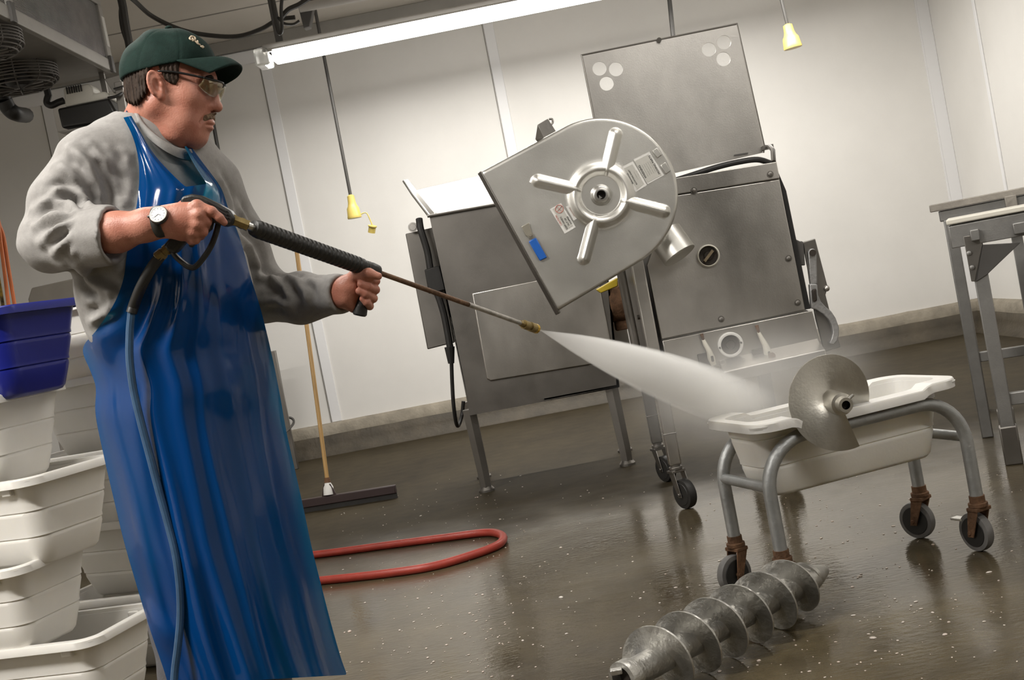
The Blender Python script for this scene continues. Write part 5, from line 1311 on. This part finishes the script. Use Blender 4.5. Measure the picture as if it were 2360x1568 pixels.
FOLDS = [  # pixel polylines, height, width
    (((96, 452), (140, 436), (182, 448), (212, 478), (226, 506)), .011, .010), (((72, 482), (118, 462), (165, 470), (205, 496)), .010, .010), (((80, 520), (128, 496), (180, 488), (214, 500)), .010, .009),
    (((92, 560), (140, 520), (190, 502), (220, 508)), .010, .010), (((118, 588), (165, 545), (216, 514)), .009, .010), (((150, 596), (190, 556), (222, 522)), .007, .009),
    (((128, 380), (165, 395), (195, 430), (212, 470)), .010, .013), (((158, 342), (200, 372), (228, 424), (242, 480)), .011, .013), (((205, 330), (240, 370), (262, 425), (270, 490)), .009, .009),
    (((245, 345), (275, 395), (284, 450), (283, 500)), .008, .011), (((285, 350), (300, 400), (303, 460)), .006, .010),
    (((180, 615), (225, 655), (270, 692)), .009, .012), (((195, 690), (235, 700), (262, 716)), .007, .011), (((205, 745), (235, 726), (262, 718)), .009, .011), (((195, 640), (240, 690)), .006, .010),
    (((560, 545), (588, 585), (602, 630)), .009, .010), (((540, 520), (570, 570), (590, 620), (600, 660)), .007, .010), (((585, 640), (625, 640), (655, 662), (668, 700)), .010, .010), (((640, 632), (680, 645), (705, 672), (712, 705)), .008, .010),
    (((700, 638), (732, 655), (748, 690)), .007, .009), (((606, 700), (640, 690), (665, 712)), .007, .010), (((752, 636), (768, 660), (776, 700)), .006, .007), (((500, 400), (522, 440), (536, 490)), .006, .010), (((545, 470), (570, 520), (585, 560)), .006, .009)]
disp = np.zeros(len(sv))
for pts, h_, w_ in FOLDS:
    q = [hit(bvS, *p) for p in [(pts[i][0] + (pts[i + 1][0] - pts[i][0]) * k / 4, pts[i][1] + (pts[i + 1][1] - pts[i][1]) * k / 4) for i in range(len(pts) - 1) for k in range(4)] + [pts[-1]]]
    q = [a for a in q if a is not None and a.y < 3.2]
    if len(q) < 2: continue
    d, s = seg_dist(sv, q); tp_ = np.clip(np.minimum(s, 1 - s) * 5, .25, 1)
    disp += 1.35 * tp_ * h_ * (np.exp(-(d / w_) ** 2) - .75 * np.exp(-((d - 2.0 * w_) / w_) ** 2))
disp *= np.clip((np.linalg.norm(sv - CFR, axis=1) - .075) / .03, 0, 1) * np.clip((np.linalg.norm(sv - CFL, axis=1) - .05) / .03, 0, 1)
# soft general creasing
disp += .0016 * np.sin(sv[:, 0] * 40 + sv[:, 2] * 63 + 2 * np.sin(sv[:, 2] * 23)) * np.sin(sv[:, 1] * 47 + sv[:, 2] * 31)
sv2 = smooth_verts(sv + sn * disp[:, None], sf, 1, .35)
SW = link_mesh('sweatshirt', sv2, sf, M_SWEAT, MAN, smooth=180, fixn=False)
col = [P(318, 268, 2.72), P(338, 296, 2.70), P(372, 325, 2.692), P(408, 345, 2.71), P(436, 349, 2.745), P(447, 338, 2.80), P(430, 312, 2.865), P(380, 285, 2.89), P(335, 262, 2.86), P(315, 256, 2.79)]
cl = spline(col, 6, closed=True); cm = MB(); cen = sum(cl, V(0, 0, 0)) / len(cl)
rows = []
for i, p in enumerate(cl):
    o_ = (p - cen); o_.z = 0; o_.normalize(); rows.append([p + o_ * .006 + V(0, 0, -.020), p + o_ * .008 + V(0, 0, -.010), p + o_ * .006 + V(0, 0, .004), p - o_ * .002 + V(0, 0, .007), p - o_ * .006 + V(0, 0, .0), p - o_ * .004 + V(0, 0, -.02)])
rows.append(rows[0]); cm.grid(rows).build('collar', M_SWEAT, SW, smooth=180)

# ---------------------------------------------------------------- trousers and boots
def trous(p):
    d = s_chain(p, [T_[3], T_[4]], [.150, .150], .04, nf, .74)
    d = smin(d, s_chain(p, [HIPR, knR, anR + np.array((0, 0, .06), np.float32)], [.092, .080, .070], .03), .05); d = smin(d, s_chain(p, [HIPL, knL, anL + np.array((0, 0, .06), np.float32)], [.092, .080, .070], .03), .05)
    d = smax(d, cutplane(p, (0, 0, .10), (0, 0, -1)), .008)
    return d - .003 * np.sin(p[:, 2] * 45 + p[:, 0] * 60) * np.sin(p[:, 1] * 40)
lo = np.minimum(anR, HIPR) - .25; hi = np.maximum(anL, HIPL) + .25; lo[2] = .08; hi[2] = float(T_[3][2]) + .02; lo[1] = 2.45; hi[1] = 3.1
tv, tf = surf_nets(trous, lo, hi, .009); tv = smooth_verts(tv, tf, 1, .5); TR = link_mesh('trousers', tv, tf, M_TROUS, MAN, smooth=180, fixn=False)
for an in (anR, anL):
    def boot(p):
        toe = an + np.array((.60, -.80, 0)) * .17
        d = s_chain(p, [an + np.array((0, 0, .09)), an + np.array((0, 0, -.03))], [.058, .055], .02)
        d = smin(d, s_chain(p, [(an[0], an[1], .05), tuple(an * .4 + toe * .6)[:2] + (.047,), (toe[0], toe[1], .04)], [.05, .048, .040], .02), .03)
        return smax(d, -p[:, 2] + .002, .004)
    v_, f_ = surf_nets(boot, (an[0] - .12, an[1] - .28, -.005), (an[0] + .24, an[1] + .12, .20), .007); link_mesh('boot', smooth_verts(v_, f_, 1, .4), f_, M_BOOT, MAN, smooth=180, fixn=False)

# ---------------------------------------------------------------- apron
bvT = bvh_of(tv, tf); bvS2 = bvh_of(sv2, sf)
def resample(pts, n):
    pts = [np.array(p, float) for p in pts]; sp = [np.array(q) for q in [tuple(v) for v in spline([Vector((*p, 0)[:3]) if len(p) == 2 else Vector(p) for p in pts], 10)]]
    L_ = np.concatenate([[0], np.cumsum([np.linalg.norm(sp[i + 1] - sp[i]) for i in range(len(sp) - 1)])]); t = np.linspace(0, L_[-1], n)
    a = np.array(sp); return np.stack([np.interp(t, L_, a[:, k]) for k in range(a.shape[1])], 1)
NU = 10; ND = 84      # rows of the halter part, rows below
up_LO = resample([(284, 271), (302, 305), (315, 345), (321, 390), (320, 432)], NU); up_LI = resample([(303, 267), (328, 312), (352, 352), (385, 390), (427, 431)], NU)
up_RI = resample([(425, 338), (440, 366), (455, 392), (466, 408), (477, 424)], NU); up_RO = resample([(438, 335), (462, 368), (488, 402), (508, 430), (516, 448)], NU)
dn_LO = resample([(320, 432), (314, 480), (302, 535), (292, 590), (284, 645), (262, 702), (222, 762), (190, 803), (206, 850), (221, 893), (220, 955), (240, 1055), (262, 1150), (286, 1250), (309, 1330), (342, 1440), (376, 1540), (388, 1580)], ND)
dn_RO = resample([(516, 448), (530, 492), (548, 535), (562, 580), (578, 640), (597, 700), (613, 760), (629, 830), (645, 910), (661, 1000), (679, 1080), (699, 1170), (718, 1260), (738, 1340), (761, 1430), (785, 1515), (800, 1556)], ND)
NC = 66; cL, cR = 26, 38
px = np.zeros((NU + ND - 1, NC, 2))
for i in range(NU):
    px[i, :cL + 1] = up_LO[i, :2] + (up_LI[i, :2] - up_LO[i, :2]) * np.linspace(0, 1, cL + 1)[:, None]
    px[i, cR:] = up_RI[i, :2] + (up_RO[i, :2] - up_RI[i, :2]) * np.linspace(0, 1, NC - cR)[:, None]
    px[i, cL:cR + 1] = up_LI[i, :2] + (up_RI[i, :2] - up_LI[i, :2]) * np.linspace(0, 1, cR - cL + 1)[:, None]
bib = px[NU - 1].copy(); su = np.linspace(0, 1, NC)
for i in range(1, ND):
    k = min(1, i / 9); lin = dn_LO[i, :2] + (dn_RO[i, :2] - dn_LO[i, :2]) * su[:, None]
    off = bib - (bib[0] + (bib[-1] - bib[0]) * su[:, None]); px[NU - 1 + i] = lin + off * (1 - k) ** 1.5
NRW = NU + ND - 1
yy = px[:, :, 1].mean(1)
YLf = np.interp(px[:, 0, 1], [271, 330, 400, 520, 640, 720, 800, 850, 960, 1300, 1580], [2.735, 2.70, 2.66, 2.655, 2.66, 2.70, 2.745, 2.735, 2.70, 2.69, 2.70])
YMf = np.interp(yy, [300, 380, 450, 640, 800, 1000, 1300, 1560], [2.70, 2.66, 2.635, 2.605, 2.60, 2.59, 2.57, 2.56])
YRf = np.interp(px[:, -1, 1], [335, 440, 580, 760, 1000, 1300, 1550], [2.80, 2.83, 2.85, 2.87, 2.89, 2.90, 2.90])
Yg = np.zeros((NRW, NC))
for i in range(NRW):
    s = su; a, b, c = YLf[i], YMf[i], YRf[i]; m_ = .42
    Yg[i] = a * ((s - m_) * (s - 1)) / (m_) + b * (s * (s - 1)) / (m_ * (m_ - 1)) + c * (s * (s - m_)) / (1 - m_)
fold = np.zeros((NRW, NC)); rowt = np.clip((yy - 560) / 900, 0, 1)[:, None]
for (s0, s1, w, h) in ((.07, .10, .035, .030), (.20, .17, .05, .016), (.33, .30, .045, .022), (.47, .45, .05, .020), (.60, .58, .04, .026), (.75, .72, .05, .022), (.88, .87, .035, .026)):
    ctr = s0 + (s1 - s0) * rowt + .01 * np.sin(yy / 90 + s0 * 20)[:, None]; fold += -h * np.exp(-((su[None] - ctr) / w) ** 2) * (.25 + .9 * rowt)
fold += .5 * .014 * np.sin(su[None] * 26 + yy[:, None] / 140) * (.15 + rowt) * .5
for (ra, rb, s0, h) in ((560, 700, .18, .012), (520, 640, .62, .012), (600, 780, .46, .014), (640, 900, .3, .012)):   # short puckers above the belly
    e = np.exp(-((yy - (ra + rb) / 2) / (.5 * (rb - ra))) ** 2)[:, None]; fold += -h * e * np.exp(-((su[None] - s0) / .025) ** 2)
Yg = Yg + fold
for it in range(2):
    for i in range(NRW):
        for j in range(NC):
            if i < NU - 1 and cL < j < cR: continue
            for bv in (bvS2, bvT):
                h = hit(bv, px[i, j, 0], px[i, j, 1])
                if h is not None and h.y < 3.3: Yg[i, j] = min(Yg[i, j], h.y - .013)
    K_ = np.pad(Yg, 1, mode='edge'); Yg = .4 * Yg + .15 * (K_[:-2, 1:-1] + K_[2:, 1:-1] + K_[1:-1, :-2] + K_[1:-1, 2:])
ap = MB(); apv = [P(px[i, j, 0], px[i, j, 1], Yg[i, j]) for i in range(NRW) for j in range(NC)]; apf = []
for i in range(NRW - 1):
    for j in range(NC - 1):
        if i < NU - 1 and cL <= j < cR: continue
        apf.append((i * NC + j, i * NC + j + 1, (i + 1) * NC + j + 1, (i + 1) * NC + j))
used = sorted({k for f in apf for k in f}); rm_ = {k: n for n, k in enumerate(used)}
apv2 = [apv[k] for k in used]; apf2 = [tuple(rm_[k] for k in f) for f in apf]
APR = link_mesh('apron', apv2, apf2, M_APRON, MAN, smooth=180)
sb_ = APR.modifiers.new('subdivision', 'SUBSURF'); sb_.levels = 1; sb_.render_levels = 1
bvA = BVHTree.FromPolygons([tuple(p) for p in apv2], apf2)
# neck strap closing the halter behind the neck
ns = [P(294, 269, 2.738), P(298, 258, 2.80), P(320, 258, 2.885), P(375, 285, 2.91), P(420, 318, 2.87), P(433, 337, 2.805)]
sp_ = spline(ns, 6); MB().grid([[p + V(0, 0, .012), p - V(0, 0, .012)] for p in sp_]).build('neck_strap', M_APRON, APR, solid=.002, smooth=180)

# ---------------------------------------------------------------- wristwatch
wc = A3(366, 505, ZY); wa = (A3(376, 511, ZY) - A3(340, 518, ZY + .005)); wa = Vector(wa).normalized()
u1, u2 = orth(wa); rows = []
wv = Vector(A3(370, 512, ZY + .001)); nrm_v = V(0, -1, 0); nrm_v = (nrm_v - wa * nrm_v.dot(wa)).normalized(); side = wa.cross(nrm_v)
ringp = [wv + nrm_v * (.0270 * math.cos(a)) + side * (.0315 * math.sin(a)) for a in [2 * math.pi * i / 40 for i in range(41)]]
rows = [[p - wa * .010, p + (p - wv).normalized() * .002 - wa * .008, p + (p - wv).normalized() * .002 + wa * .008, p + wa * .010] for p in ringp]
WT = MB().grid(rows).build('wristwatch', mat('watch_strap', (.018, .018, .015), .5), MAN, smooth=180, solid=.001)
fn = (V(-.02, -.90, .42)).normalized(); fc = Vector(A3(366, 496, ZY - .028))
MB().lathe(fc - fn * .006, fn, [(0, .016), (.002, .0195), (.008, .0195), (.0105, .018), (.0105, .0155), (.009, .0155)], 36, cap=True).build('watch_case', mat('watch_metal', (.10, .10, .095), .3, .9), WT)
MB().lathe(fc + fn * .0034, fn, [(0, .0155), (.0006, .0155)], 32).build('watch_dial', mat('watch_dial', (.75, .74, .72), .35), WT)
hd_ = MB(); fu, fv = orth(fn)
for a, l in ((.6, .010), (2.6, .007)): hd_.bar(fc + fn * .0043, fc + fn * .0043 + (fu * math.cos(a) + fv * math.sin(a)) * l, .0011, .0005)
for i in range(12):
    a = i * math.pi / 6; d = fu * math.cos(a) + fv * math.sin(a); hd_.bar(fc + fn * .0042 + d * .0115, fc + fn * .0042 + d * .0138, .0009, .0005)
hd_.build('watch_hands', M_BLACK, WT)
MB().cyl(fc + fn * .002 - wa * .019, fc + fn * .002 - wa * .0235, .0026, 10).build('crown', MATS['watch_metal'], WT)
# ================================================================== pressure washer wand and its hose
M_GUN = mat('black_gun_plastic', (0.022, 0.021, 0.019), 0.42, var=0.15, vscale=30, bump=0.1, bscale=150)
M_BRASS = mat('aged_brass', (0.33, 0.25, 0.11), 0.42, 0.85, var=0.3, vscale=40)
M_BRASSB = mat('bright_brass', (0.62, 0.40, 0.06), 0.35, 0.6, var=0.15, vscale=40)
M_LANCE = mat('rusty_lance', (0.17, 0.10, 0.06), 0.6, 0.55, var=0.4, vscale=30, bump=0.3, bscale=120)
M_LANCES = mat('bare_lance', (0.50, 0.48, 0.45), 0.4, 0.9, var=0.25, vscale=50)
gy = 2.525
gd = (G1 - G0).normalized()
WAND = thing('pressure_washer', tuple(P(480, 520, gy)), 'black pressure washer trigger gun with long rusty lance and blue-grey hose held by the man', 'pressure washer')
def gl(px, y0, th, name, m, bev, par=WAND): return MB().prism([P(x, y, y0) for x, y in px], (0, th, 0)).build(name, m, par, bevel=bev, bseg=3)
# gun body: long rounded housing along the lance axis and a raked pistol grip inside the hand
gl(((413, 462), (420, 452), (440, 447), (462, 450), (500, 468), (530, 485), (541, 502), (536, 518), (516, 522), (492, 514), (455, 490), (425, 480)), gy - .016, .034, 'gun_body', M_GUN, .009)
for k in range(3):
    a, b = P(476 + k * 1, 463 + k * 8, gy - .0175), P(522 + k * 2, 487 + k * 8, gy - .0175); MB().bar(a, b, .0022, .0022, (0, 1, 0)).build('gun_rib', M_BLACK, WAND)
gl(((440, 470), (474, 492), (452, 520), (424, 560), (402, 585), (382, 580), (374, 566), (392, 545), (418, 505)), gy - .012, .030, 'pistol_grip', M_GUN, .010)
gl(((470, 500), (492, 512), (488, 528), (468, 545), (440, 572), (432, 566), (458, 534)), gy - .006, .014, 'trigger', M_BLACK, .004)
tg = [P(396, 574, gy), P(404, 590, gy), P(424, 608, gy), P(438, 616, gy), P(450, 615, gy), P(468, 596, gy), P(486, 568, gy), P(497, 540, gy), P(504, 512, gy)]
sp_ = spline(tg, 6); MB().tube(sp_, [.0062] * len(sp_), 8).build('trigger_guard', M_GUN, WAND)
# brass coupling and foam-free ribbed grip sleeve
g_a = P(534, 506, gy); 
MB().lathe(g_a, G0 - g_a, [(-.004, .012), (.006, .013), (.006, .0115), (.018, .0115), (.018, .0125), (.026, .0125), (.026, .0115), ((G0 - g_a).length, .0125)], 6).build('brass_coupling', M_BRASS, WAND, smooth=20)
s0, s1 = on_line(582), on_line(840)
MB().lathe(G0, gd, [(-.004, .0085), ((s0 - G0).length + .01, .0085)], 14).build('steel_collar', M_STEELB, WAND)
sl_ = (s1 - s0).length; prof = [(0, .006), (.002, .0165), (.012, .019)]
nb = 24
for i in range(nb):
    h = .014 + (sl_ - .03) * i / nb; w = (sl_ - .03) / nb; prof += [(h, .0172), (h + w * .25, .0195), (h + w * .7, .0195), (h + w * .95, .0172)]
prof += [(sl_ - .012, .019), (sl_ - .002, .0165), (sl_, .006)]
gs_ = MB().lathe(s0, gd, prof, 20).build('grip_sleeve', M_GUN, WAND)
fa, fb_ = orth(gd)
fb_ = -fb_ if fb_.y > 0 else fb_
MB().bar(s0 + gd * .02 + V(0, -.0185, 0.002), s1 - gd * .02 + V(0, -.0185, 0.002), .012, .004, (0, 1, 0)).build('sleeve_panel', M_BLACK, gs_)
# side handle with its clamp
k0_, k1_ = on_line(842), on_line(868)
MB().lathe(k0_, gd, [(-.006, .012), (-.004, .017), (.008, .018), (.012, .015), (.018, .018), ((k1_ - k0_).length, .017), ((k1_ - k0_).length + .004, .012)], 18).build('handle_clamp', M_GUN, WAND)
ha, hb = Vector(HA), Vector(HB)
MB().lathe(ha + (ha - hb) * .05, hb - ha, [(0, .010), (.02, .0125), (.06, .0125), (.085, .0140), (.100, .0165), ((hb - ha).length + .006, .0172), ((hb - ha).length + .010, .014)], 20).build('side_handle', M_GUN, WAND)
# lance, bare steel near the nozzle, brass nozzle with yellow tip
m_ = on_line(1080); e_ = on_line(1205); nz = on_line(1232)
MB().tube([on_line(864), m_], .0062, 12).build('lance', M_LANCE, WAND); MB().tube([m_, e_], .0062, 12).build('lance_end', M_LANCES, WAND)
nl = (nz - e_).length
MB().lathe(e_, gd, [(-.012, .0065), (-.01, .0085), (.004, .009), (.004, .0125), (nl * .45, .0125), (nl * .45, .0105), (nl * .6, .0105), (nl * .6, .0135), (nl, .0135)], 14).build('brass_nozzle', M_BRASS, WAND)
MB().lathe(nz, gd, [(0, .012), (.002, .0135), (.010, .0135), (.012, .006)], 10).build('yellow_tip', M_BRASSB, WAND, smooth=20)
# hose fitting and hose falling in front of the apron
ha_ = P(388, 572, gy); hb_ = P(366, 592, gy)
MB().lathe(ha_, hb_ - ha_, [(-.004, .011), (.008, .0125), (.008, .0105), (.014, .0105), (.014, .0125), (.030, .0135), (.032, .011)], 8).build('hose_fitting', M_BRASS, WAND, smooth=20)
def ahit(x, y, off):
    h = hit(bvA, x, y); Y = (h.y if h is not None else 2.62) - off; return P(x, y, min(Y, gy + .05))
hs = [P(370, 590, gy), P(348, 620, gy), P(326, 660, gy + .01), ahit(310, 700, .016), ahit(303, 722, .014)]
MB().tube(spline(hs, 6), .0118, 12).build('hose_sleeve', M_BLACK, WAND)
M_BHOSE = mat('blue_grey_hose', (0.035, 0.085, 0.165), 0.45, var=0.15, vscale=30)
pxs = [(303, 720), (299, 770), (299, 830), (308, 900), (324, 970), (345, 1050), (366, 1130), (388, 1210), (405, 1280), (414, 1350), (416, 1420), (410, 1490), (402, 1560)]
hp2 = [ahit(x, y, .010) for x, y in pxs]
last = hp2[-1]; hp2 += [last + V(-.02, -.01, -.10), V(last.x - .03, last.y - .02, .14), V(last.x - .07, last.y - .02, .03), V(last.x - .16, last.y - .02, .0095), V(last.x - .3, last.y + .02, .0095), V(last.x - .6, last.y + .05, .0095)]
MB().tube(spline(hp2, 8), .0085, 10).build('hose', M_BHOSE, WAND)

# ================================================================== fan of water spray from the nozzle to the auger disc
def spray_mat(L):
    m = bpy.data.materials.new('water_spray'); m.use_nodes = True; N = m.node_tree.nodes; K = m.node_tree.links
    for n in list(N): N.remove(n)
    out = N.new('ShaderNodeOutputMaterial'); vs = N.new('ShaderNodeVolumePrincipled'); K.new(vs.outputs[0], out.inputs['Volume'])
    vs.inputs['Color'].default_value = (.995, .995, .99, 1); vs.inputs['Anisotropy'].default_value = -0.1
    at = N.new('ShaderNodeTexCoord'); sp = N.new('ShaderNodeSeparateXYZ'); K.new(at.outputs['Object'], sp.inputs[0])
    def M(op, a, b=None, c=None):
        n = N.new('ShaderNodeMath'); n.operation = op
        for i, q in enumerate((a, b, c)):
            if q is None: continue
            if isinstance(q, (int, float)): n.inputs[i].default_value = q
            else: K.new(q, n.inputs[i])
        return n.outputs[0]
    x, y, z = sp.outputs   # x along the jet, y across the fan (in its plane), z through it
    ang = M('ABSOLUTE', M('DIVIDE', y, M('MAXIMUM', x, .01)))
    soft = M('ADD', M('MULTIPLY', x, M('ADD', .03, M('MULTIPLY', x, .075))), .004)
    edge = M('SMOOTH_MIN', 1.0, M('MAXIMUM', M('DIVIDE', M('SUBTRACT', M('MINIMUM', SP_T, M('SUBTRACT', .180, M('MULTIPLY', x, .090))), ang), soft), 0.0), .1)
    th = M('ADD', M('MULTIPLY', x, SP_K), .004)
    gz = M('POWER', 2.718, M('MULTIPLY', M('POWER', M('DIVIDE', z, th), 2.0), -1.0))
    nz_ = N.new('ShaderNodeTexNoise'); nz_.inputs['Scale'].default_value = 5.0; nz_.inputs['Detail'].default_value = 3; mp = N.new('ShaderNodeMapping'); mp.inputs['Scale'].default_value = (.6, 2.6, 2.0); K.new(at.outputs['Object'], mp.inputs[0]); K.new(mp.outputs[0], nz_.inputs['Vector'])
    fall = M('MINIMUM', 1.0, M('MAXIMUM', 0.0, M('DIVIDE', M('SUBTRACT', L, x), L * .42)))
    den = M('MULTIPLY', M('DIVIDE', SP_D * 1.15, M('ADD', x, .28)), M('DIVIDE', M('ADD', x, .03), M('ADD', x, .13)))
    tot = M('MULTIPLY', M('MULTIPLY', M('MULTIPLY', den, edge), M('MULTIPLY', gz, fall)), M('ADD', .55, M('MULTIPLY', nz_.outputs['Fac'], .9)))
    K.new(tot, vs.inputs['Density']); return m
SP_T, SP_K, SP_D = .165, .070, 36.0
tipp = on_line(1246)
aim = P(1740, 945, 4.15)      # middle of the fan where it meets the auger disc
jx = (aim - tipp).normalized(); SL = (aim - tipp).length * 1.18
jy = (P(1700, 840, 3.72) - P(1660, 960, 3.72)); jy = (jy - jx * jy.dot(jx)).normalized(); jz = jx.cross(jy)
sm = MB(); rows = []
for i in range(13):
    x = SL * i / 12; hw = x * SP_T * 1.08 + .008; ht = (x * SP_K + .004) * 2.1
    rows.append([V(x, hw * math.cos(a), ht * math.sin(a)) for a in [2 * math.pi * k / 20 for k in range(20)]])
sm.grid(rows, closed_u=True); m0 = len(rows[0]); sm.add(rows[0], [tuple(range(m0))[::-1]]); sm.add(rows[-1], [tuple(range(m0))])
me = bpy.data.meshes.new('water_spray'); me.from_pydata([tuple(v) for v in sm.v], [], sm.f)
bm = bmesh.new(); bm.from_mesh(me); bmesh.ops.remove_doubles(bm, verts=bm.verts, dist=1e-6); bmesh.ops.recalc_face_normals(bm, faces=bm.faces); bm.to_mesh(me); bm.free()
me.materials.append(spray_mat(SL))
SPR = bpy.data.objects.new('water_spray', me); COL.objects.link(SPR)
SPR.matrix_world = Matrix(((jx.x, jy.x, jz.x, tipp.x), (jx.y, jy.y, jz.y, tipp.y), (jx.z, jy.z, jz.z, tipp.z), (0, 0, 0, 1)))
tag(SPR, 'white fan of water spray from the lance nozzle towards the auger disc', 'water spray', kind='stuff')

# mist thrown up where the jet strikes the disc
mm = bpy.data.materials.new('drifting_mist'); mm.use_nodes = True; N = mm.node_tree.nodes; K = mm.node_tree.links
for n in list(N): N.remove(n)
out = N.new('ShaderNodeOutputMaterial'); vp = N.new('ShaderNodeVolumePrincipled'); K.new(vp.outputs[0], out.inputs['Volume']); vp.inputs['Color'].default_value = (.995, .995, .99, 1)
tc = N.new('ShaderNodeTexCoord'); gr = N.new('ShaderNodeVectorMath'); gr.operation = 'LENGTH'; K.new(tc.outputs['Object'], gr.inputs[0])
mr = N.new('ShaderNodeMapRange'); mr.interpolation_type = 'SMOOTHERSTEP'; mr.inputs[1].default_value = 1.0; mr.inputs[2].default_value = 0.0; mr.inputs[3].default_value = 0.0; mr.inputs[4].default_value = 1.0
K.new(gr.outputs['Value'], mr.inputs[0]); nz2 = N.new('ShaderNodeTexNoise'); nz2.inputs['Scale'].default_value = 2.6; K.new(tc.outputs['Object'], nz2.inputs['Vector'])
mu = N.new('ShaderNodeMath'); mu.operation = 'MULTIPLY'; K.new(mr.outputs[0], mu.inputs[0]); K.new(nz2.outputs['Fac'], mu.inputs[1])
mu2 = N.new('ShaderNodeMath'); mu2.operation = 'MULTIPLY'; mu2.inputs[1].default_value = 4.8; K.new(mu.outputs[0], mu2.inputs[0]); K.new(mu2.outputs[0], vp.inputs['Density'])
mo = MB().ball((0, 0, 0), 1.0, 28, 18); me = bpy.data.meshes.new('water_mist'); me.from_pydata([tuple(v) for v in mo.v], [], mo.f); me.materials.append(mm)
bm = bmesh.new(); bm.from_mesh(me); bmesh.ops.remove_doubles(bm, verts=bm.verts, dist=1e-6); bmesh.ops.recalc_face_normals(bm, faces=bm.faces); bm.to_mesh(me); bm.free()
MI = bpy.data.objects.new('water_mist', me); COL.objects.link(MI); MI.location = P(1735, 885, 4.35); MI.scale = (.62, .36, .30)
tag(MI, 'soft drifting mist round the spray where it meets the auger disc', 'mist', kind='stuff')
bpy.context.view_layer.update()
